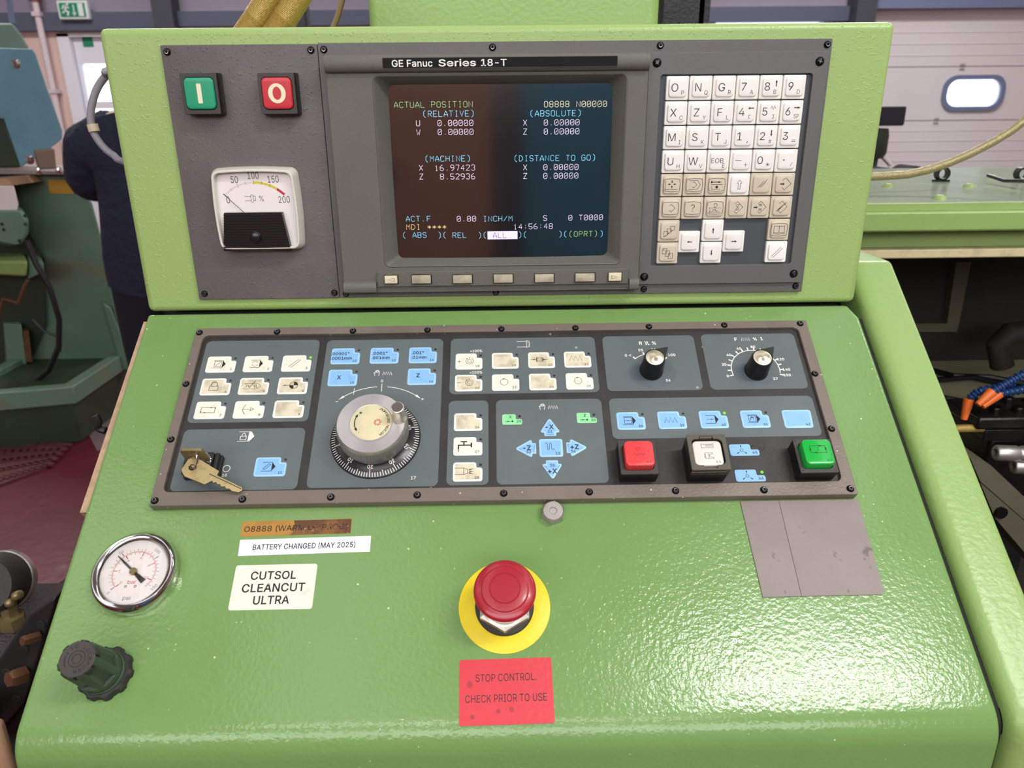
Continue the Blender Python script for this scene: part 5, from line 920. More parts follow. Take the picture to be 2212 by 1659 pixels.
SPEC = [(1, A_[0], B_[0], 'w', DOC+[sq(), K([(-3, -2), (1, 2)], .34)], 'crossed block in a document'), (2, A_[1], B_[0], 'w', DOC+[K(arc(-1.2, -.2, 2.6, 20, 160, 8), .34), K(arc(-1.2, -.2, 2.6, 200, 340, 8), .34)], 'broken circle in a document'), (3, A_[2], B_[0], 'w', [K([(-5, -4), (3, 4)], .36), K([(-3, -5), (5, 3.4)], .36)], 'two slanted lines'),
        (4, A_[0], B_[1], 'd', [K([(-3.6, -4.2), (3.6, -4.2), (3.6, .2), (-3.6, .2)], .36, True), K([(-2.4, .2)]+arc(0, 2, 2.4, 180, 0, 8)+[(2.4, .2)], .5)], 'padlock'), (5, A_[1], B_[1], 'd', [K([(-7, -3), (-4, 0), (-6.4, 2.4), (4.6, 2.4), (7.6, -.4), (4.6, -3)], .32, True), K([(-3.4, 1), (-2, -1.6), (2.6, 5)], .4), KW(wave, 3.2, -.3, .5)], 'tick and wave in an arrow'), (6, A_[2], B_[1], 'd', [K(circ(2.4, 0, 3.4, 26), .4, True), KF([(2.4, 0)]+arc(2.4, 0, 3.4, 0, 90, 8)), KF([(2.4, 0)]+arc(2.4, 0, 3.4, 180, 270, 8)), K([(-7, 0), (-1, 0)], .3), ar(-4.2, 0, 1, 0, 1.4)], 'quartered reference circle'),
        (7, A_[0], B_[2], 'w', [K([(-6, -2.8), (5.4, -2.8), (5.4, 2.2), (-6, 2.2)], .36, True), ar(2.6, 2.2, 1, 0), ar(5.4, .6, 0, -1), ar(-3.4, -2.8, -1, 0), ar(-6, -1, 0, 1)], 'rectangle with cycle arrows'), (8, A_[1], B_[2], 'w', [K(arc(2, 0, 5.6, 130, 235, 10), .4), K([(-3.4, 0), (2.6, 0)], .36), K([(2.6, 1.5), (5.6, 0), (2.6, -1.5)], .34, True)], 'arc with outlined arrow'), (9, A_[2], B_[2], 'd', [], 'no symbol, stained'),
        (12, -147, -45.7, 'b', [KT('.00001"', -3.2, 2.2, 2.9, .03), KT('.0001mm', -1.8, -2.6, 2.9, .03)], '.00001 inch step'), (13, -113.2, -45.7, 'b', [KT('.0001"', -2.6, 2.2, 2.9, .03), KT('.001mm', -1.6, -2.6, 2.9, .03)], '.0001 inch step'), (14, -79.5, -45.8, 'b', [KT('.001"', -3, 2.2, 2.9, .03), KT('.01mm', -1.8, -2.6, 2.9, .03)], '.001 inch step'),
        (15, -147, -68.3, 'b', [KT('X', -1.6, 0, 3.8, .035)], 'letter X'), (16, -79.4, -68.3, 'b', [KT('Z', -1.6, 1, 3.8, .035)], 'letter Z'), (11, -195.2, -152.2, 'b', DOC+[K([(-4, -2.2), (-2.4, -2.6), (1.6, 1.6), (0, 2.4)], .36, True)], 'pencil in a document'),
        (18, -38.8, -53.2, 'w', spin+[KT('+', -6.8, 0, 4.4, -.01)], 'plus and turning spindle'), (19, -7.4, -53, 'd', [], 'no symbol beside the plus key'), (20, 24.1, -52.9, 'd', [K(circ(0, .2, 1.9, 18), .34, True), K(arc(0, .2, 3, 130, 230, 8), .7), K(arc(0, .2, 3, -50, 50, 8), .7), K([(-7, .2), (-3, .2)], .34), K([(3, .2), (7, .2)], .34), ar(-4.4, .2, 1, 0, 1.2), ar(4.6, .2, 1, 0, 1.2)], 'clamped circle with arrows'), (21, 55.4, -52.8, 'd', [KW(zig, 0, .8, 11, 5, 3)], 'large zigzag in the spindle field'),
        (22, -38.8, -75.6, 'd', spin+[K([(-8.4, 0), (-4.8, 0)], .4)], 'minus and turning spindle'), (23, -7.4, -75.6, 'w', turn(1), 'clockwise circle'), (24, 24.2, -75.5, 'd', [], 'no symbol beside the circles'), (25, 55.6, -75.4, 'w', turn(-1), 'anticlockwise circle'),
        (26, -38.7, -114, 'd', [], 'no symbol above the tap'), (27, -38.6, -136.6, 'w', [K([(-6, -3.4), (-6, .6), (4.4, .6)], 1.1), K([(-1.6, .6), (-1.6, 3.8)], 1.1), K([(-4.2, 3.8), (1, 3.8)], 1.1), K([(4.4, -1.4), (4.4, 2.8)], 1.2), KF(circ(-6, -4.6, .6, 8))], 'water tap'), (28, -38.5, -159.5, 'd', [K([(-8.6, 3), (-1.4, 3)], .34), K([(-8.6, -2.6), (-1.4, -2.6)], .34), K([(-1.4, 3), (1.6, 1.8), (1.6, -1.6), (-1.4, -2.6)], .34, True), ar(4.6, 2, 1, .35, 1.9), ar(4.8, .1, 1, 0, 1.9), ar(4.6, -1.8, 1, -.35, 1.9)], 'spray nozzle'),
        (38, 95.2, -115.3, 'b', DOC+[sq(2.9, -1), K([(-3.6, -.2), (1.8, -.2)], .36), ar(0, -.2, 1, 0, 1.4)], 'boxed arrow in a document'), (39, 129.1, -115.2, 'b', [KW(zig, .4, -.4, 10.5, 5.4, 3)], 'zigzag in the mode row'), (40, 163.5, -115.2, 'b', DOC+[K([(-4.6, -.2), (1.4, -.2)], .3), ar(.6, -.2, 1, 0, 1.2)], 'arrow in a document, lamp lit'), (41, 197.9, -115.3, 'b', DOC+[sq(2.9, -1), KW(hand, -1, 0, .52)], 'hand in a document')]
LIT = {3, 40, 46}
def led(d_, o, u, v, lit, r=1.15):
    m = MB(); m.lathe([(0, OW+.45 if lit else OW+.08), (r*.7, OW+.36 if lit else OW+.07), (r, OW+.02)], u, v, 18); m.obj('indicator_lamp', 'led_on' if lit else 'led_off', sub(d_, o), label='lit green indicator' if lit else None)
CM = {'w': ('key_rim', 'key_cream', 'white'), 'd': ('key_rim', 'key_dirty', 'off-white'), 'b': ('key_blue_rim', 'key_blue', 'blue'), 'g': ('key_green_rim', 'key_green', 'pale green')}
def key_poly(x, y, w, h, nx, ny, r=2.2): return rpoly([(x, y-h), (x+w, y-h), (x+w, y-ny), (x+w-nx, y-ny), (x+w-nx, y), (x, y)], [r, r, r*.85, r*.5, r*.85, r], 4)
def mem_key(num_, poly, col, legend, words, cx, cy, nu_, nv_, nsz=2.1, hgt=.55, ins=1.7):
    m = MB(); m.prism(poly, OW-.1, OW+hgt, .35, 2, m=0)
    inner = inset(poly, ins); m.bridge([(a, b, OW+hgt+.02) for a, b in inner], [(a, b, OW+hgt-.02) for a, b in inset(inner, .25)], 2); m.flat(inset(inner, .1), OW+hgt+.07, 2)
    for f in legend: f(m, cx, cy)
    m.text(str(num_), nu_, nv_, nsz, KH, 1, bold=.01, al='r')
    return m.obj('membrane_key', [CM[col][0], 'ink', CM[col][1]], d, label='%s membrane key %d: %s' % (CM[col][2], num_, words))
for n_, x, y, col, lg, words in SPEC:
    w_, h_ = (25.2, 17) if n_ < 10 else ((25, 17) if n_ in (11, 12, 13, 15) else ((24.4, 17) if n_ in (14, 16) else (23.3, 16.8)))
    o = mem_key(n_, key_poly(x, y, w_, h_, 4.9, 4.7), col, lg, words, x+w_/2-1.6, y-h_/2+.2, x+w_-2.6, y-h_+3.2)
    led(d, o, x+w_-1.5, y-2.1, n_ in LIT)
o = mem_key(42, rpoly([(232.4, -132.8), (256, -132.8), (257, -115.6), (232.6, -115.6)], 2.2), 'b', [], 'plain, end of the mode row', 245, -124, 253.4, -129.6)
for n_, x, y, lg, words in ((29, .9, -115.6, 'X', 'X home'), (30, 62.4, -115.2, 'Z', 'Z home')):
    o = mem_key(n_, key_poly(x, y, 16.4, 9.9, 5.2, 4.9, 1.5), 'g', [KT(lg, -1.4, 2.2, 2.4, .03), K([(-5.6, -2), (-1, -2)], .3), ar(-2.6, -2, 1, 0, 1.2), KF(circ(.2, -2, .8, 10))], words, x+8.2, y-5, x+15.6, y-7.2, 2.4, ins=.5)
    led(d, o, x+14.4, y-1.9, False, 1.2)
for n_, x, y, words in ((45, 183.2, -147.1, 'three arrows to a circle'), (46, 183.5, -169.9, 'three arrows to a circle, lamp lit')):
    o = mem_key(n_, key_poly(x, y, 23.5, 10.4, 6.4, 5.0, 1.8), 'b', [(lambda f: (lambda m, u, v: f(m, u, v)))(f) for f in three], words, x+9.4, y-5.6, x+21.6, y-7.8, 2.4, ins=.5)
    led(d, o, x+21.8 if n_ == 46 else x+19.3, y-2.2, n_ in LIT, 1.2)
wl_m = MB(); wl_m.stroke(arc(209.8, -150.6, 1.7, 120, 420, 14), .5, OW+.1); o = wl_m.obj('worn_lamp_window', 'led_off', d)
def tri(cx, cy, ang):
    P = [(0, 8.8), (-8.6, -5.4), (-4.9, -5.4), (-4.9, -8.6), (4.9, -8.6), (4.9, -5.4), (8.6, -5.4)]; c, s_ = cos(rad(ang)), sin(rad(ang))
    return rpoly([(cx+x*c-y*s_, cy+x*s_+y*c) for x, y in P], [1.4, 1.2, .6, .7, .7, .6, 1.2], 3)
for n_, cx, cy, ang, t, (tx_, ty_), (nx_, ny_) in ((31, 39.8, -128.2, 0, '-X', (-.2, -.2), (1.8, -4.4)), (32, 19.3, -147.9, 90, '-Z', (1.2, .4), (4.4, -3.4)), (34, 60.8, -147.8, -90, '+Z', (-2, .6), (-1.4, -3.4)), (35, 40.0, -167.4, 180, '+X', (0, -1.2), (2, 3.8))):
    mem_key(n_, tri(cx, cy, ang), 'b', [KT(t, tx_, ty_, 4.1, .04)], 'arrowhead key %s' % t, cx, cy, cx+nx_, cy+ny_, 2.4)
mem_key(33, box4(30.3, -155.9, 49.4, -139.4, 2), 'b', [KW(wave, -.4, 1, 1.05)], 'square wave key between the arrowheads', 39.8, -147.4, 46.8, -153, 2.4)

# ------------------------------------------------------------------ switches standing on the operator panel
def lamp_button(name, label, cu, cv, capm, inkm, legend, n_, lift=0, holes=False):
    d = thing(name, label, 'push button', FL, (cu, cv, OW), 'square push buttons of the operator panel')
    h = 18.8; m = MB()
    m.taper(rrect(cu, cv, 29.0, 29.4, 1.4), OW, rrect(cu, cv, 29.6, 29.8, 1.2), h-.8, 1, cap=False); m.plate(rrect(cu, cv, 29.6, 29.8, 1.2), [rrect(cu, cv, 23, 22.6, 3.6)], h-.8, h, 0, bev=.4)
    if holes:
        for sx in (-1, 1):
            for sy in (-1, 1): m.flat(circ(cu+12.8*sx, cv+12.9*sy, .9, 12), h+.03, 1)
    m.obj('housing', ['housing_black', 'housing_side'], d)
    m = MB(); t = 25.6-lift; m.taper(rrect(cu, cv, 22.6, 22.2, 3.6), 14, rrect(cu, cv, 22.4, 21.6, 3.6), t-1.2, 0, cap=False); m.prism(rrect(cu, cv, 22.4, 21.6, 3.6), t-1.2, t, 1.1, 3, m=0, base=False)
    legend(m, cu, cv, t+.05); m.text(n_, cu+8.6, cv-7.6, 2.4, t+.05, 1, al='r'); m.obj('cap', [capm, inkm], d, label='%s translucent cap' % capm.split('_')[1])
    return d
def lg43(m, u, v, w):
    m.stroke(circ(u-.6, v+3.2, 1.3, 16), .28, w, 1, True); m.stroke([(u-5.2, v-2.2), (u-4.2, v-.6), (u-3.2, v-.6), (u-2.2, v-2.2), (u-1, v-.6), (u+.2, v-2.2), (u+1.4, v-.6), (u+2.6, v-2.2), (u+3.6, v-.6), (u+4.6, v-2)], .3, w, 1)
def lg44(m, u, v, w):
    m.stroke([(u-4.4, v+4.2), (u-4.4, v+8.0), (u-3.2, v+7.6), (u+3.8, v+7.6), (u+5, v+8), (u+5, v+6.9), (u-1, v+6.9), (u-1, v+5.9), (u+5, v+5.9), (u+5, v+4.6), (u+3.6, v+4.6), (u-3.2, v+4.6)], .3, w, 1, True)
    m.stroke([(u-2.4, v-4.8), (u-2.4, v), (u+3.4, v), (u+3.4, v-.9), (u+1.4, v-1.2), (u+.4, v-2.4), (u+1.6, v-3.6), (u+3.8, v-3.9), (u+3.8, v-4.8)], .3, w, 1, True); m.stroke([(u+.2, v), (u+.2, v-4.8)], .3, w, 1); m.stroke([(u-3, v-.4), (u-3, v-4.6)], .3, w, 1)
def lg47(m, u, v, w):
    m.stroke([(u-6, v-1), (u+6.2, v-1), (u+6, v+5), (u-6, v+5)], .42, w, 1, True); m.stroke([(u, v+3.6), (u, v+.6)], .4, w, 1)
    for x, y, dx, dy in ((2.6, 5, 1, 0), (6.1, 1.6, 0, -1), (-2.6, -1, -1, 0), (-6, 2.4, 0, 1)): m.flat([(u+x+dx*1.7, v+y+dy*1.7), (u+x-dx*1.5-dy*.8, v+y-dy*1.5+dx*.8), (u+x-dx*1.5+dy*.8, v+y-dy*1.5-dx*.8)], w, 1)
lamp_button('cycle_hold_button', 'red square push button numbered 43 on a black housing', 106.3, -164.2, 'lamp_red', 'ink_red_dark', lg43, '43')
d = lamp_button('chuck_button', 'white square push button numbered 44 inside a smoky clear guard', 159.2, -165.2, 'lamp_white', 'ink_grey', lg44, '44')
cu, cv = 159.2, -165.2
m = MB(); m.plate(rrect(cu, cv, 30.2, 30.6, 1.2), [rrect(cu, cv, 27.6, 28, 1)], 18.85, 26.4, 0)
m.plate(rrect(cu, cv, 30.2, 30.6, 1.2), [rpoly([(cu-12, cv-11.2), (cu-5.4, cv-11.2), (cu-5.0, cv-14), (cu+5, cv-14), (cu+5.4, cv-11.2), (cu+12, cv-11.2), (cu+12, cv+11.6), (cu+5.4, cv+11.6), (cu+5, cv+14), (cu-5, cv+14), (cu-5.4, cv+11.6), (cu-12, cv+11.6)], [4, .6, .4, .4, .6, 4, 4, .6, .4, .4, .6, 4])], 26.42, 27.4, 1, bev=.3)
m.obj('clear_guard', ['smoke_clear', 'smoke'], d, label='smoky clear guard frame')
m = MB(); m.prism(rrect(cu, cv+13, 9.4, 1.6, .3), 25, 27.0); m.prism(rrect(cu, cv-13, 8.6, 1.6, .3), 22, 25); m.obj('guard_tab', 'smoke', d)
lamp_button('cycle_start_button', 'bright green square push button numbered 47 on a black housing', 244.7, -165.4, 'lamp_green', 'ink_green_dark', lg47, '47', holes=True)

def pointer_knob(name, label, cu, cv, ang):
    d = thing(name, label, 'knob', FL, (cu, cv, OW), 'black pointer knobs')
    m = MB(); n = 60; ga = [(cu+(9.75 if k % 2 else 9.45)*cos(2*PI*k/n), cv+(9.75 if k % 2 else 9.45)*sin(2*PI*k/n)) for k in range(n)]
    gb = [(cu+(9.0 if k % 2 else 8.7)*cos(2*PI*k/n), cv+(9.0 if k % 2 else 8.7)*sin(2*PI*k/n)) for k in range(n)]
    m.taper(circ(cu, cv, 10.1, n), OW+.2, circ(cu, cv, 10.1, n), OW+1.6, cap=False); m.taper(circ(cu, cv, 10.1, n), OW+1.6, ga, OW+2.2, cap=False); m.taper(ga, OW+2.2, gb, 23.6, cap=False); m.taper(gb, 23.6, circ(cu, cv, 8.4, n), 25.2, cap=False); m.taper(circ(cu, cv, 8.4, n), 25.2, circ(cu, cv, 7.9, n), 25.2, cap=False)
    m.taper(circ(cu, cv, 7.9, n), 25.2, circ(cu, cv, 7.8, n), 24.6); m.obj('body', 'black_gloss', d)
    m = MB(); c, s_ = cos(rad(ang)), sin(rad(ang)); R = lambda x, y: (cu+x*c-y*s_, cv+x*s_+y*c)
    m.taper([R(*p) for p in ((5.5, -7.4), (16.2, -.5), (16.2, .5), (5.5, 7.4))], OW+2.4, [R(*p) for p in ((5, -6.8), (16.2, -.4), (16.2, .4), (5, 6.8))], 24.8); m.obj('pointer', 'black_matte', d)
    m = MB(); m.lathe([(0, 25.55), (7.2, 25.5), (7.75, 25.1), (7.75, 24.6)], cu, cv, 48); m.obj('brass_disc', 'brass_cap', d, label='spun brass disc on top')
pointer_knob('rapid_override_knob', 'black pointer knob with brass top in the field marked R', 129.6, -74.0, 41)
pointer_knob('feed_override_knob', 'black pointer knob with brass top in the field marked F', 219.8, -75.8, 43)

# handwheel
cu, cv = -101.7, -136.4
d = thing('handwheel', 'round metal handwheel with crank and numbered black dial ring', 'handwheel', FL, (cu, cv, OW))
m = MB(); m.lathe([(36.2, OW), (36.2, OW+1.2), (35.8, OW+1.6), (26, OW+5.2), (24, OW+5.2)], cu, cv, 96)
def ringw(r): return OW+1.6+(35.8-r)/(35.8-26)*3.6+.06
for k in range(100):
    a = rad(267+3.6*(k-20)); r0 = 35.4; r1 = 29.6 if k % 10 == 0 else (31.0 if k % 5 == 0 else 32.2); t = .28
    c, s_ = cos(a), sin(a); m.add([(cu+r*c-q*s_, cv+r*s_+q*c, ringw(r)) for r, q in ((r1, -t), (r0, -t), (r0, t), (r1, t))], [(0, 1, 2, 3)], 1)
for k in range(10):
    a = 267+36*(k-2); c, s_ = cos(rad(a)), sin(rad(a))
    for t, r, mm in ((str(10*k), 27.9, 1), (str((100-10*k) % 100), 24.9, 2)):
        b = MB(); b.text(t, 0, 0, 2.7 if mm == 1 else 2.3, 0, bold=.03)
        for x, y, w in b.v: pass
        m.add([(cu+(r+y)*c+x*s_, cv+(r+y)*s_-x*c, ringw(r+y)+.02) for x, y, w in b.v], b.f, mm)
m.obj('dial_ring', ['black_gloss', 'white_ink', 'red_ink'], d, label='black dial ring with white graduations')
m = MB(); n = 220; g0 = [(cu+(28.1 if k % 2 else 27.5)*cos(2*PI*k/n), cv+(28.1 if k % 2 else 27.5)*sin(2*PI*k/n)) for k in range(n)]
m.lathe([(26, OW+5), (26.4, 14), (27.4, 15)], cu, cv, 80, 0); m.taper(g0, 15, g0, 28.2, 0, cap=False); m.taper(g0, 28.2, circ(cu, cv, 27.0, n), 30.2, 0, cap=False)
m.lathe([(27.0, 30.2), (26.4, 30.7), (17, 30.3), (16.6, 30.0), (0, 30.0)], cu, cv, 110, 0); m.obj('wheel', 'steel_spun', d, smooth=14)
lx, ly = cu, cv+.6
m = MB(); m.lathe([(0, 30.5), (15.7, 30.5), (16.0, 30.3), (16.0, 30)], cu, cv+.4, 64, 0); w = 30.56
m.arctext('MICRON INSTRUMENT', cu, cv+.4, 13.9, -52, 62, 2.1, w, 1, inward=True, bold=.02)
m.stroke(arc(cu, cv+.4, 12.8, 155, 208, 14), .8, w, 1)
for a, s_ in ((152, -1), (211, 1)):
    p = Vector(pol((cu, cv+.4), 12.8, a)); t = Vector((-sin(rad(a))*s_, cos(rad(a))*s_)); q = Vector((-t.y, t.x)); m.flat([tuple(p+t*1.6), tuple(p-t*1.2+q*1.2), tuple(p-t*1.2-q*1.2)], w, 1)
m.text('+', *pol((cu, cv+.4), 12.6, 135), 3.2, w, 1, bold=.05, rot=30); m.text('-', *pol((cu, cv+.4), 12.6, 226), 2.6, w, 2, bold=.03, rot=95)
for k in range(10):
    a = 36*k; m.stroke([pol((cu+5.2, cv+.2), r, a+b_) for r, b_ in ((1.3, 0), (2.2, 14), (3.1, 34))], .5, w, 2); m.stroke([pol((cu+5.2, cv+.2), r, a+b_+16) for r, b_ in ((1.8, 0), (2.6, 10), (3.3, 24))], .3, w, 2)
m.obj('centre_disc', ['label_disc', 'ink', 'red_ink'], d, label='cream centre disc with arrows and small red rosette')
kx, ky = -79.4, -132.2
m = MB(); m.lathe([(0, 30.2), (6.4, 30.2), (6.2, 32), (5.2, 34), (4.8, 38), (5.0, 43), (5.3, 45.2), (5.0, 46), (4.4, 46.2), (4.2, 45.6)], kx, ky, 32, 0); m.lathe([(4.2, 45.6), (0, 45.5)], kx, ky, 32, 1); m.obj('crank_handle', ['chrome_warm', 'dark_steel'], d)

# key switch and keys
cu, cv = -234.4, -161.3
d = thing('key_switch', 'black rectangular key lock in the field with the padlock sign', 'key switch', FL, (cu, cv, OW))
m = MB(); m.prism(rrect(cu, cv, 28, 20, 1.6), OW, 9.4, .6, 2); m.prism(rrect(cu-2, cv, 22.5, 19, 1.4), 9.4, 15.2, .8, 2); m.prism(rrect(cu+11.3, cv, 3.2, 18.6, .8), 9.4, 14.4, .8, 2); m.obj('body', 'black_matte', d)
m = MB(); m.lathe([(8.2, 15.1), (8.2, 17.6), (7.6, 18.2), (0, 18.2)], cu+1, cv, 36); m.obj('barrel', 'chrome', d, label='bright lock barrel')
def key_mesh(P2, hole, fn, th, nrm):
    t = MB(); t.plate(P2, [hole], 0, th); m = MB(); m.add([tuple(Vector(fn(x, y))+nrm*w) for x, y, w in t.v], t.f); return m
d2 = thing('lock_key', 'brass key standing in the lock, its bow on edge', 'key', FL, (cu+1, cv, 18.3), 'brass keys on one ring')
P = rpoly([(-9, 0), (9, 0), (8.2, 17.5), (-8.4, 17.5)], [1, 1, 2.6, 2.6], 4)
m = key_mesh(P, circ(1.0, 13.6, 2.4, 16), lambda x, y: (cu+1+x, cv+.2, 20.8+y), 2.0, Vector((0, -1, 0))); m.box(cu-3.4, cv-1.6, 18.25, cu+5.4, cv, 21, 0); m.obj('bow', 'brass', d2)
o0 = Vector((-236.6, -169.6, 25.0)); o1 = Vector((-199.6, -183.2, 9.8)); ax = (o1-o0).normalized(); up = Vector((.34, .94, 0)); up = (up-ax*up.dot(ax)).normalized(); nn = ax.cross(up)
if nn.z < 0: nn = -nn
L = (o1-o0).length
P = rpoly([(-4.2, -5.6), (0, -9.0), (16, -8.2), (19.4, -3.2), (21, -4.4), (22.4, -2.9), (24, -4.0), (25.6, -3.1), (27.4, -4.4), (29.4, -3.0), (31.4, -4.2), (33.2, -3.3), (36, -4.0), (L-1.4, -2.6), (L, -.4), (L-1.2, 1.6), (20.2, 2.0), (20.0, 5.6), (0, 7.8), (-4.0, 5.4)], [2, 3, .8]+[.2]*11+[.6, .6, .2, .8, 3, 3], 3)
d3 = thing('hanging_key', 'brass key hanging from the ring, its teeth over the panel frame', 'key', FL, tuple(o1), 'brass keys on one ring')
fn = lambda x, y: o0+ax*x+up*y
m = key_mesh(P, circ(1.6, -.6, 2.6, 18), fn, 1.9, nn); m.obj('blade_and_bow', 'brass', d3)
m = MB(); m.add([tuple(fn(x, y)+nn*1.95) for x, y in ((15, .2), (L-1, .2), (L-1, .8), (15, .8))], [(0, 1, 2, 3)]); m.obj('groove', 'ink', d3)
h1 = Vector((cu+2.0, cv-.8, 34.2)); h2 = o0+ax*1.6-up*.6+nn*.9; c = (h1+h2)/2; R_ = (h1-h2).length/2+.5; e1 = (h1-h2).normalized(); e2 = Vector((1, -.6, .35)); e2 = (e2-e1*e2.dot(e1)).normalized()
m = MB(); ps = [c+e1*R_*cos(2*PI*k/40)+e2*R_*.75*sin(2*PI*k/40) for k in range(41)]; m.tube(ps, .75, 8, caps=False)
single(m, 'key_ring', 'thin bright wire ring joining the two brass keys', 'key ring', FL, tuple(h1), 'chrome')
# ------------------------------------------------------------------ things on the desk
def sticker(name, label, cat, P, mt, texts, inkm='ink', th=.18, r=.3, extra=None, st='stain'):
    m = MB(); m.prism(rpoly(P, r), .02, th, m=0)
    for t in texts: m.text(t[0], t[1], t[2], t[3], th+.03, 1, rot=t[4], bold=t[5], fit=t[6])
    if extra: extra(m, th+.03)
    c = (sum(p[0] for p in P)/len(P), sum(p[1] for p in P)/len(P), .02)
    return single(m, name, label, cat, FL, c, [mt, inkm, st])
def burn(m, w):
    T = [(-160.6, -216), (-158.8, -213.5), (-160.4, -211), (-158.2, -207.5), (-159.4, -204.2), (-115.4, -203.7), (-115.3, -215.2)]
    m.flat(T, w-.015, 2)
    random.seed(3)
    for k in range(16): m.flat(circ(-156+2.5*k+random.random()*2, -210+random.random()*4-2, .7+random.random()*1.2, 7), w+.02, 2)
sticker('brown_tape_label', 'scorched brown tape label with half-lost writing under the panel frame', 'label', [(-198.0, -216.7), (-115.0, -215.4), (-115.2, -203.4), (-198.4, -204.6)], 'sticker_brown', [('O8888 (WARM UP PROG)', -157, -210.2, 4.4, .8, .01, 78)], st='burn', extra=burn)
sticker('battery_label', 'white tape label reading BATTERY CHANGED (MAY 2025)', 'label', [(-197.0, -231.8), (-99.2, -230.2), (-99.4, -217.7), (-197.6, -219.2)], 'sticker_white', [('BATTERY CHANGED (MAY 2025)', -148.8, -224.8, 4.1, .7, .022, 76.5)])
sticker('coolant_label', 'cream label reading CUTSOL CLEANCUT ULTRA', 'label', [(-196.8, -272.2), (-137, -272.2), (-137, -238.8), (-196.8, -239)], 'sticker_cream', [('CUTSOL', -168.2, -247.0, 5.9, .5, .03, 33), ('CLEANCUT', -166.8, -256.2, 5.9, .5, .03, 45.6), ('ULTRA', -167, -265.2, 5.9, .5, .03, 26)], r=1.8)
def stains(m, w):
    for x, y, r in ((-23.6, -325.6, 2.1), (-21.6, -346, 1.6), (-4.4, -342.6, 1.5), (4.4, -341.8, 1.7), (1, -341.4, .5)): m.flat(circ(x, y, r, 16), w-.02, 2)
sticker('stop_control_label', 'red label reading STOP CONTROL. CHECK PRIOR TO USE', 'label', [(-30.4, -351.4), (32.9, -350.7), (32.4, -308.7), (-30.9, -309.5)], 'sticker_red', [('STOP CONTROL.', 1, -321.3, 4.8, .6, 0, 41.3), ('CHECK PRIOR TO USE', .9, -334.5, 4.8, .6, 0, 54.8)], r=1.6, extra=stains)
m = MB(); m.prism(rpoly([(187.2, -270.1), (215.1, -269.8), (214.9, -194.9), (184.9, -194.9)], .3), .02, .95, .1, 1)
single(m, 'magnet_strip', 'narrow grey magnetic sheet under the panel frame, worn across the middle', 'magnetic sheet', FL, (200, -232, .02), 'magnet', 'grey magnetic sheets')
m = MB(); m.prism(rpoly([(215.35, -269.8), (275.9, -269.6), (277, -194.9), (215.15, -194.9)], [.3, 3, .8, .3]), .02, .95, .1, 1)
single(m, 'magnet_sheet', 'wide grey magnetic sheet with a rounded corner beside the narrow strip', 'magnetic sheet', FL, (246, -232, .02), 'magnet', 'grey magnetic sheets')
d = thing('hexagon_nut', 'silver hexagon nut stuck under the panel frame', 'nut', FL, (38.7, -203.2, .02))
m = MB(); m.lathe([(2.4, 3), (2.4, 7.4), (3, 8), (7.4, 8), (8.2, 7.2)], 38.7, -203, 36); hx = [(38.7+9.3*cos(rad(a)), -203+9.3*sin(rad(a))) for a in range(20, 380, 60)]
c36 = [(38.7+8.3*cos(rad(a)), -203+8.3*sin(rad(a))) for a in range(20, 380, 60)]
m.taper(hx, .02, hx, 6.4, cap=False); m.taper(hx, 6.4, c36, 7.4); m.obj('nut_body', 'steel', d)
m = MB(); m.lathe([(0, 4), (1.1, 4), (1.3, 6), (2.2, 6.6), (2.4, 6)], 38.7, -203, 20); m.obj('thread_core', 'chrome', d)

# emergency stop
cu, cv = .7, -273.2
d = thing('emergency_stop', 'red mushroom emergency stop button on a yellow disc', 'emergency stop', FL, (cu, cv, .02))
m = MB(); m.lathe([(20.8, .02), (32.8, .02), (32.8, .7), (32.4, .9), (20.8, .9)], cu, cv, 80); m.obj('yellow_disc', 'yellow', d)
m = MB(); m.lathe([(15, .5), (21.0, .5), (21.0, 1.8), (20.2, 2.6), (15, 3)], cu, cv, 60); m.obj('rubber_ring', 'rubber', d)
hx = lambda r: [(cu+r*cos(rad(a)), cv+r*sin(rad(a))) for a in range(-90, 270, 60)]
m = MB(); m.taper(hx(19.9), 3.2, hx(19.9), 9.2, cap=False); m.taper(hx(19.9), 9.2, hx(17.2), 10.6, cap=False); m.lathe([(17, 10.5), (15.4, 11.2), (14, 11.2)], cu, cv, 48); m.obj('hexagon_nut', 'chrome_warm', d, smooth=25)
m = MB(); m.lathe([(14.8, 11), (14.8, 22), (12, 24), (10, 30)], cu, cv, 48); m.obj('collar', 'chrome_warm', d)
m = MB(); m.lathe([(11.5, 26), (15.4, 27), (18.4, 30), (20.6, 34), (21.2, 36.4), (20.9, 37.6), (19.6, 38.6), (16.6, 39.6), (15.6, 39.9), (15.2, 40.5), (11, 41.2), (10.5, 41.2), (10.35, 40.8), (9.9, 40.8), (9.7, 41.3), (0, 41.6)], cu+.4, cv, 72); m.obj('mushroom_cap', 'red_cap', d)

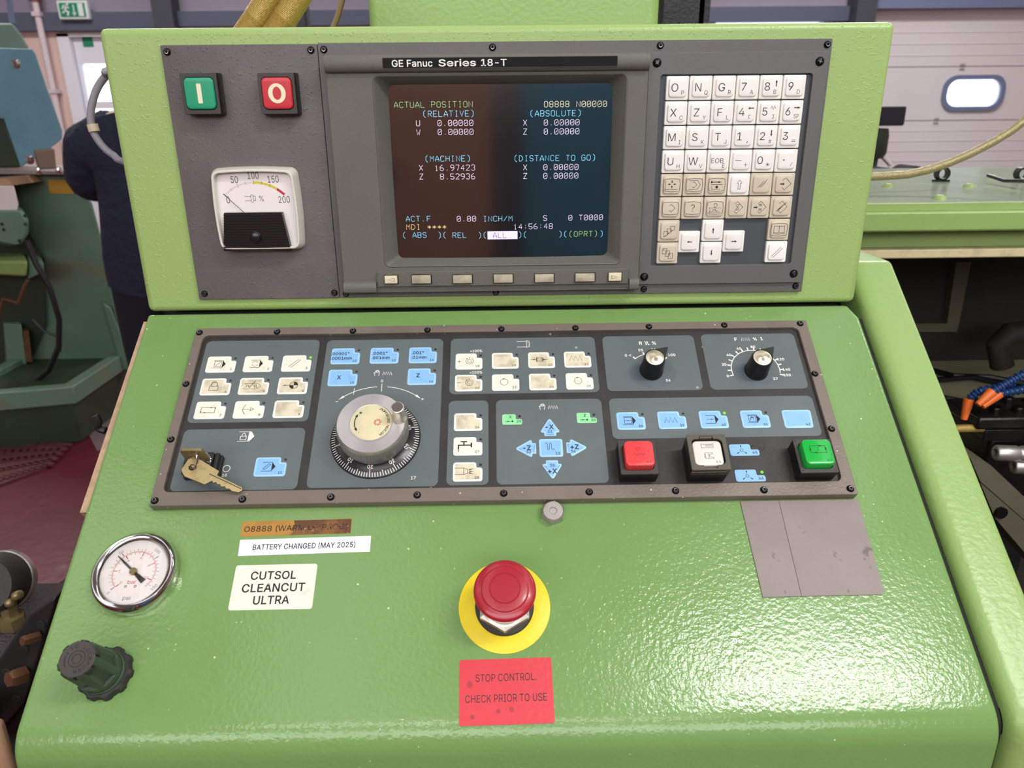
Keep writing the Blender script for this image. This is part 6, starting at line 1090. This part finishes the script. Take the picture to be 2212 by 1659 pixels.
# air pressure gauge
cu, cv = -267.4, -245.1
d = thing('pressure_gauge', 'round chrome-rimmed pressure gauge with bar and psi scales', 'gauge', FL, (cu, cv, .02))
m = MB(); m.lathe([(27, .02), (30.2, .02), (30.4, 2), (30.2, 6.5), (29.4, 9.2), (27.6, 10.6), (25.6, 10.2), (24.4, 9.2), (24.3, 8)], cu, cv, 80); m.obj('bezel', 'chrome', d)
m = MB(); m.lathe([(24.35, 9.1), (24.2, 7.0)], cu, cv, 64); m.obj('inner_ring', 'black_gloss', d)
m = MB(); m.flat(circ(cu, cv, 24.3, 64), 7.0, 0); w = 7.06; tilt = -8
S0, S1 = 226, -46
for r in (15.6, 15.0): m.stroke([pol((cu, cv), r, S0+(S1-S0)*k/60) for k in range(61)], .22, w, 2)
for k in range(29):
    a = S0-2-(S0-S1-4)*k/28.8; b_ = k % 10 == 0; m.stroke([pol((cu, cv), r, a) for r in (16, 18.8 if b_ else (17.8 if k % 2 == 0 else 17.1))], .55 if b_ else .25, w, 1)
for k in range(22):
    a = S0-(S0-S1-2)*k/21.6; b_ = k % 4 == 0; m.stroke([pol((cu, cv), r, a) for r in (14.9, 12.2 if b_ else (13.2 if k % 2 == 0 else 13.9))], .6 if b_ else .25, w, 2)
    if b_: m.text(str(k//2), *pol((cu, cv), 10.8, a), 1.9, w, 2, rot=a-90 if 20 < a < 160 else 0)
m.text('0', *pol((cu, cv), 21, 226), 2.0, w, 1, rot=-40); m.text('50', *pol((cu, cv), 20, 131), 2.0, w, 1, rot=41); m.text('100', *pol((cu, cv), 20.4, 50), 2.0, w, 1, rot=-40); m.text('150', *pol((cu, cv), 20.6, -34), 2.0, w, 1, rot=50)
m.text('psi', cu-.5, cv-19, 2.6, w, 1, rot=-2, sx=1.2); m.text('bar', cu+.4, cv-7.4, 2.6, w, 2, sx=1.2)
for s_ in (-1, 1): m.flat(circ(cu+3.4*s_, cv-10.6, 1.0, 16), w, 3); m.flat(circ(cu+3.4*s_, cv-10.6, .5, 12), w+.02, 0)
m.obj('dial', ['dial_paper', 'ink_grey', 'red_ink', 'brass'], d, label='white printed dial')
a = rad(140); c, s_ = cos(a), sin(a)
m = MB(); m.prism([(cu+x*c-y*s_, cv+x*s_+y*c) for x, y in ((18.5, -.25), (18.5, .25), (9, .7), (0, .8), (-4, 1.2), (-11.5, 1.9), (-11.5, -1.9), (-4, -1.2), (0, -.8), (9, -.7))], 8, 8.4); m.obj('needle', 'black_matte', d)
m = MB(); m.lathe([(2.5, 7.1), (2.5, 9.4), (2, 9.9), (0, 10)], cu, cv, 28); m.obj('needle_hub', 'brass', d)
m = MB(); m.lathe([(0, 10.3), (23, 10.2), (24.6, 9.5)], cu, cv, 48); m.obj('lens', 'lens', d)

# regulator knob
cu, cv = -270.6, -314.2
d = thing('regulator_knob', 'dark green ribbed regulator knob in a black lock ring', 'knob', FL, (cu, cv, .02))
n = 96; lob = lambda R, amp, k0, f=8: [(cu+(R+amp*max(-1, min(1, 2.2*cos(f*2*PI*k/n+k0))))*cos(2*PI*k/n), cv+(R+amp*max(-1, min(1, 2.2*cos(f*2*PI*k/n+k0))))*sin(2*PI*k/n)) for k in range(n)]
m = MB(); A = lob(17.2, .7, 0, 10); m.taper(A, .02, A, 4.5, cap=False); m.taper(A, 4.5, lob(16, .5, 0, 10), 6, cap=False); m.taper(lob(16, .5, 0, 10), 6, circ(cu, cv, 13, n), 6.4); m.obj('lock_ring', 'rubber', d)
m = MB()
for w0 in (6.4, 8.0): m.lathe([(14.2, w0), (14.6, w0+.4), (14.6, w0+1.0), (14.0, w0+1.5)], cu, cv, 64)
m.taper(circ(cu, cv, 13.8, n), 9.4, circ(cu, cv, 13.6, n), 15, cap=False); m.taper(circ(cu, cv, 13.6, n), 15, lob(12.4, 1.15, .6, 6), 15.2, cap=False); m.taper(lob(12.4, 1.15, .6, 6), 15.2, lob(11.2, 1.15, .6, 6), 41, cap=False); m.taper(lob(11.2, 1.15, .6, 6), 41, circ(cu, cv, 11.2, n), 42.6, cap=False); m.obj('body', 'knob_green', d)
m = MB(); 
for k in range(6):
    a0 = 60*k+24
    A = [pol((cu, cv), 12.0, a0+b_) for b_ in (-11, -5, 5, 11)]+[pol((cu, cv), 10.6, a0+b_) for b_ in (11, 5, -5, -11)]; m.prism(A, 37.6, 43.4, .4, 1)
m.obj('rim_lugs', 'rubber', d)
m = MB(); m.lathe([(11.3, 42.4), (11.2, 43), (10.8, 43.3), (5.4, 43.0), (5.2, 42.6), (4.9, 42.6), (4.7, 43.0), (3.2, 43), (3.0, 42.6), (2.7, 42.6), (2.5, 43), (0, 43.1)], cu, cv, 64, 0)
m.arctext('PUSH TO LOCK', cu, cv, 8.2, -60, 150, 1.9, 43.25, 1, bold=.0) if False else None
m.arctext('TO LOCK', cu, cv, 8.0, 128, 0, 2.2, 43.3, 1); m.arctext('PUSH', cu, cv, 8.0, -20, -82, 2.2, 43.3, 1)
m.stroke(arc(cu, cv, 7.6, 165, 220, 10), .5, 43.3, 1); m.text('+', *pol((cu, cv), 7.8, 150), 2.6, 43.3, 1)
m.obj('knob_face', ['knob_face', 'black_matte'], d, label='brown-black face with raised lettering')
# ------------------------------------------------------------------ the old lathe across the aisle
def slabd(d, name, px, Y, depth, mt, **k):
    m = MB(); slab(m, px, Y, depth, lean=-.66); return m.obj(name, mt, d, **k)
d = thing('old_lathe', 'old green lathe across the aisle with a blue end cover', 'lathe', FW, (-2.5, 3.0, 0))
c0 = az(150, 838, .27); c1 = az(-120, 862, .27); c2 = az(285, 750, .27); back = c2+(c1-c0)
m = MB(); top = [(p.x, p.y) for p in (c1, c0, c2, back)]
m.prism(top, 0, .255); m.obj('base', 'lathe_dark', d, bevel=.006)
m = MB(); m.plate(inset(top, -.03), [inset(top, .03)], .20, .285); m.obj('tray_rim', 'lathe_green', d, bevel=.006)
slabd(d, 'column', [(-90, 374), (28, 374), (165, 377), (200, 440), (232, 560), (262, 735), (268, 800), (-90, 800)], 3.05, .55, 'lathe_green', bevel=.012)
slabd(d, 'side_foot', [(222, 655), (240, 665), (290, 800), (262, 800)], 3.0, .3, 'lathe_green', bevel=.008)
slabd(d, 'bed_recess', [(-90, 500), (62, 500), (96, 560), (98, 700), (60, 800), (-90, 800)], 3.02, .028, 'lathe_dark')
slabd(d, 'bed_leg', [(8, 700), (46, 700), (58, 788), (14, 788)], 2.97, .05, 'lathe_green', bevel=.006)
slabd(d, 'drain_pipe', [(50, 715), (62, 715), (70, 782), (56, 782)], 2.96, .05, 'copper')
slabd(d, 'saddle', [(-90, 590), (58, 598), (60, 564), (-90, 564)], 2.80, .22, 'lathe_lime', bevel=.01)
slabd(d, 'saddle_end', [(60, 604), (96, 588), (94, 566), (62, 566)], 2.83, .19, 'lathe_green', bevel=.006)
slabd(d, 'apron', [(-90, 455), (50, 455), (62, 475), (62, 505), (48, 528), (20, 532), (-90, 512)], 2.75, .28, 'lathe_green', bevel=.015)
for px, py in ((4, 484), (8, 496), (42, 520), (54, 466), (55, 484)):
    q = at(px, py, 2.75); m = MB(); m.lathe([(0, .004), (.006, .004), (.008, 0)], n=10, M=Matrix.Translation(q) @ Matrix.Rotation(PI/2, 4, 'X')); m.obj('bolt', 'black_matte', d)
slabd(d, 'headstock', [(-90, 50), (27, 50), (45, 72), (62, 102), (62, 240), (-90, 240)], 3.02, .5, 'lathe_top', bevel=.01)
slabd(d, 'end_cover', [(-90, 103), (20, 104), (70, 106), (77, 116), (100, 185), (135, 283), (134, 300), (120, 312), (45, 362), (8, 255), (-90, 240)], 2.92, .09, 'lathe_blue', bevel=.012)
slabd(d, 'lower_cover', [(-90, 240), (8, 256), (46, 362), (-90, 366)], 2.94, .07, 'lathe_dark', bevel=.008)
for px, py in ((34, 138), (64, 345)):
    q = at(px, py, 2.92); m = MB(); m.lathe([(0, .012), (.014, .010), (.022, 0)], n=14, M=Matrix.Translation(q) @ Matrix.Rotation(PI/2, 4, 'X')); m.obj('latch_knob', 'chrome', d, label='shiny round latch knob')
slabd(d, 'tailstock_block', [(74, 325), (118, 321), (122, 365), (86, 366)], 2.86, .12, 'brown_block', bevel=.006, label='brown metal block')
for px in (84, 127):
    q = at(px, 370, 2.85); m = MB(); m.lathe([(0, .02), (.012, .016), (.016, 0), (.012, -.014), (0, -.016)], n=14, M=Matrix.Translation(q)); m.obj('clamp_bolt', 'chrome', d)
slabd(d, 'top_ledge', [(-90, 366), (168, 371), (168, 377), (-90, 375)], 2.98, .5, 'steel')
slabd(d, 'upright', [(8, -40), (20, -40), (34, 50), (22, 50)], 3.1, .05, 'frame_grey')
m = MB(); slab(m, [(103, 389), (158, 389), (160, 419), (108, 418)], 3.043, .006)
single(m, 'warning_label', 'orange warning label on the old lathe column', 'label', FW, tuple(at(130, 404, 3.04)), 'label_orange')
d = thing('storage_box', 'white box with an open tan top resting on the old lathe', 'box', FW, tuple(at(5, 455, 2.78)))
slabd(d, 'carton', [(-80, 400), (30, 402), (40, 440), (38, 454), (-80, 458)], 2.78, .25, 'box_white', bevel=.004)
m = MB(); slab(m, [(-80, 392), (10, 384), (30, 400), (-80, 400)], 2.80, .22); m.obj('flap', 'box_tan', d)
pp = [at(*q, 2.72) for q in ((58, 520), (78, 570), (108, 620), (128, 690), (127, 750), (105, 800), (60, 838), (0, 856), (-60, 860))]
m = MB(); m.tube(pp, .013, 10); single(m, 'black_hose', 'long black hose drooping along the front of the old lathe', 'hose', FW, tuple(pp[0]), 'cable_black')
pp = [at(*q, 2.75) for q in ((-10, 700), (8, 645), (40, 655), (52, 620), (60, 606))]
m = MB(); m.tube(pp, .008, 8); single(m, 'grey_conduit', 'short brown conduit bent under the lathe saddle', 'conduit', FW, tuple(pp[0]), 'copper')
pp = [at(*q, 2.9) for q in ((70, 690), (95, 715), (125, 728), (130, 760))]
m = MB(); m.tube(pp, .006, 8); single(m, 'thin_cable', 'thin black cable behind the drooping hose', 'cable', FW, tuple(pp[0]), 'cable_black')
m = MB(); P = [az(x, y, 0) for x, y in ((-60, 952), (150, 962), (100, 1015), (-60, 1075))]; m.prism([(p.x, p.y) for p in P], 0, .012)
for k in range(13):
    u = k/12; a_ = P[0].lerp(P[1], u); b_ = P[3].lerp(P[2], u)
    for j in range(5):
        q = a_.lerp(b_, (j+.5)/5); m.box(q.x-.022, q.y-.012, .012, q.x+.022, q.y+.012, .018)
single(m, 'floor_mat', 'dull red studded rubber mat in front of the old lathe', 'mat', FW, tuple(P[3]), 'floor_mat')
P = [az(x, y, 0) for x, y in ((175, 905), (300, 870), (330, 940), (210, 975))]; m = MB(); m.prism([(p.x, p.y) for p in P], 0, .003)
o = struct(m, 'floor_patch', 'floor_grey')

# ------------------------------------------------------------------ the person at the old lathe
BX, BY = at(314, 400, 2.1).x, 2.1
def skin_body(name, nodes, edges, mt, d, root=0, lev=2, label=None):
    me = bpy.data.meshes.new(name); me.from_pydata([n[0] for n in nodes], edges, [])
    o = bpy.data.objects.new(name, me); COL.objects.link(o); me.materials.append(MATS[mt])
    o.modifiers.new('skin', 'SKIN'); s2 = o.modifiers.new('sub', 'SUBSURF'); s2.levels = lev; s2.render_levels = lev
    if not me.skin_vertices: me.skin_vertices.new()
    for i, n in enumerate(nodes):
        me.skin_vertices[0].data[i].radius = n[1] if isinstance(n[1], tuple) else (n[1], n[1]); me.skin_vertices[0].data[i].use_root = (i == root)
    if d: o.parent = d['_o']; o.location = (0, 0, 0)
    if label: o['label'] = label
    return o
d = thing('person', 'person in navy long-sleeved top and dark trousers working at the old lathe', 'person', FW, (BX, BY, 0))
# local: x right, y away, facing the lathe (towards -x and away)
body = [((0, 0, .92), (.17, .12)), ((0, .01, 1.10), (.17, .115)), ((-.01, .02, 1.25), (.175, .12)), ((-.02, .03, 1.355), (.13, .10)), ((.02, .05, 1.45), .055),
        ((.03, .09, 1.56), (.075, .09)), ((.03, .11, 1.66), (.07, .085)),
        ((-.185, .02, 1.325), .075), ((-.235, .04, 1.20), .064), ((-.225, .22, 1.19), .05), ((-.21, .40, 1.17), .034),
        ((.17, .03, 1.40), .066), ((.23, .12, 1.20), .052), ((.15, .30, 1.13), .042), ((.02, .42, 1.14), .032),
        ((-.09, 0, .82), .095), ((-.10, -.01, .50), .066), ((-.10, .03, .12), .046), ((-.11, -.08, .05), .042),
        ((.09, 0, .82), .095), ((.11, -.01, .50), .066), ((.12, .03, .12), .046), ((.13, -.08, .05), .042)]
ed = [(0, 1), (1, 2), (2, 3), (3, 4), (4, 5), (5, 6), (3, 7), (7, 8), (8, 9), (9, 10), (3, 11), (11, 12), (12, 13), (13, 14), (0, 15), (15, 16), (16, 17), (17, 18), (0, 19), (19, 20), (20, 21), (21, 22)]
body_o = skin_body('body', body, ed, 'skin', d)
bpy.context.view_layer.update()
ev = bpy.data.meshes.new_from_object(body_o.evaluated_get(bpy.context.evaluated_depsgraph_get()))
def garment(name, mt, keep, off):
    m = MB(); ids = {}
    for p in ev.polygons:
        if keep(p.center):
            for v in p.vertices: ids.setdefault(v, len(ids))
    vs = [None]*len(ids)
    for v, k in ids.items(): c = ev.vertices[v].co; n = ev.vertices[v].normal; vs[k] = tuple(c+n*off+Vector((BX, BY, 0)))
    m.add(vs, [tuple(ids[v] for v in p.vertices) for p in ev.polygons if keep(p.center)], 0)
    return m.obj(name, mt, d, smooth=80)
garment('sweater', 'shirt', lambda c: .84 < c.z < 1.43 and c.y < .385, .016)
garment('trousers', 'trousers', lambda c: .09 < c.z < .92, .009)
skin_body('hair', [((.03, .09, 1.66), (.084, .098)), ((.03, .05, 1.59), (.075, .07))], [(0, 1)], 'hair', d)
for sx in (-1, 1):
    m = MB(); x = .115*sx+BX; m.lathe([(0, .06), (.05, .055), (.062, .03), (.064, 0), (0, 0)], n=18, M=Matrix.Translation((x, BY+.0, .001)) @ Matrix.Diagonal((.85, 2.0, 1.5, 1))); m.obj('shoe', 'black_matte', d)
for hx, hy, hz in ((-.21, .42, 1.17), (.0, .44, 1.14)):
    nd = [((hx, hy, hz), (.026, .018)), ((hx-.01, hy+.05, hz), (.036, .016)), ((hx-.015, hy+.085, hz-.004), (.036, .013))]; eg = [(0, 1), (1, 2)]
    for k in range(4):
        bx = hx-.042+.019*k; L_ = (.062, .072, .07, .055)[k]; b_ = len(nd)
        nd += [((bx, hy+.105, hz-.004), .0085), ((bx, hy+.105+L_*.5, hz-.012), .008), ((bx, hy+.105+L_*.8, hz-.034), .007)]; eg += [(2, b_), (b_, b_+1), (b_+1, b_+2)]
    b_ = len(nd); nd += [((hx+.035, hy+.05, hz-.006), .010), ((hx+.052, hy+.085, hz-.016), .009)]; eg += [(1, b_), (b_, b_+1)]
    skin_body('hand', nd, eg, 'skin', d)

# ------------------------------------------------------------------ air fittings beside the desk
d = thing('bench_top', 'dark speckled felt-covered stand beside the desk edge', 'stand', FW, (-.62, -.02, 0))
P = [az(x, y, .94) for x, y in ((-120, 1262), (132, 1260), (40, 1420), (-120, 1640))]
m = MB(); m.prism([(p.x, p.y) for p in P], .915, .94); m.obj('felt_top', 'felt', d)
m = MB(); x0, x1 = min(p.x for p in P)+.03, min(P[1].x, P[2].x)-.02; y0, y1 = P[2].y+.05, P[0].y-.02; m.box(x0, y0, 0, x1, y1, .915); m.obj('stand_body', 'inside_dark', d)
GYY = -.04
q = at(-28, 1264, GYY); R_ = .029
d = thing('round_regulator', 'dark round air gauge seen from behind on a brass fitting', 'gauge', FW, (q.x, GYY, .941))
AX = Vector((.12, -.85, .42)); Mx = Matrix.Translation(q) @ AX.to_track_quat('Z', 'Y').to_matrix().to_4x4()
m = MB(); m.lathe([(0, .004), (R_*.52, .004), (R_*.56, .008), (R_*.9, .008), (R_, .002), (R_*1.02, -.012), (R_*1.02, -.03), (0, -.03)], n=36, M=Mx); m.obj('case', 'rubber', d)
m = MB(); m.lathe([(R_*1.02, -.024), (R_*1.06, -.025), (R_*1.06, -.034), (R_*.9, -.034)], n=36, M=Mx); m.obj('rim', 'steel', d)
for px, py in ((22, 1302), (37, 1286)):
    s_ = at(px, py, GYY-.012); m = MB(); m.lathe([(0, .006), (.002, .0055), (.0042, .003), (.0045, -.004)], n=14, M=Matrix.Translation(s_) @ AX.to_track_quat('Z', 'Y').to_matrix().to_4x4()); m.obj('screw', 'brass', d)
b0 = at(22, 1322, GYY); m = MB()
m.lathe([(.0, .0), (.011, .0), (.0125, .003), (.0125, .016), (.008, .018), (.008, .03), (0, .03)], n=6, M=Matrix.Translation((b0.x, GYY, .941)) @ Matrix.Scale(max(.3, (b0.z-.941)/.03+.25), 4, (0, 0, 1))); m.obj('brass_fitting', 'brass', d, label='hexagonal brass fitting')
# manifold block under the desk edge
d = thing('valve_manifold', 'black perforated valve block with copper plugs beside the desk', 'valve block', FW, (-.40, -.25, .1))
Pm = [(120, 1290), (112, 1330), (52, 1520), (0, 1580), (-60, 1600), (-60, 1500), (0, 1420), (60, 1330)]
m = MB(); t = MB(); Y = -.13
P = [at(x, y, Y) for x, y in Pm]; t.prism([(p.x, p.z) for p in P], 0, .05); m.add([(x, Y+w, z) for x, z, w in t.v], t.f); m.obj('block', 'black_matte', d, bevel=.002)
for px, py in ((88, 1350), (52, 1402), (14, 1452), (36, 1510)):
    s_ = at(px, py, Y-.0005); m = MB(); m.lathe([(0, .0006), (.0035, .0006), (.0042, 0)], n=14, M=Matrix.Translation(s_) @ Matrix.Rotation(PI/2, 4, 'X')); m.obj('port', 'gap_black', d)
for px, py, r in ((78, 1376, .0048), (48, 1458, .008)):
    s_ = at(px, py, Y-.004); m = MB(); m.lathe([(0, .012), (r*.8, .012), (r, .009), (r, -.002), (0, -.002)], n=6, rot=.3, M=Matrix.Translation(s_) @ Matrix.Rotation(rad(70), 4, 'X') @ Matrix.Rotation(rad(-25), 4, 'Y')); m.obj('plug', 'copper', d, label='copper coloured hexagonal plug')
m = MB(); m.box(-.46, Y+.01, .1, -.36, Y+.045, P[3].z+.02); m.obj('bracket', 'gap_black', d)
a = at(-40, 1568, -.20); b = at(2, 1592, -.20); m = MB(); m.box(a.x-.1, -.20, b.z-.05, b.x, -.19, a.z)
single(m, 'tan_duct', 'tan trunking end low beside the desk', 'trunking', FW, (a.x, -.19, b.z-.05), 'box_tan', bevel=.004)
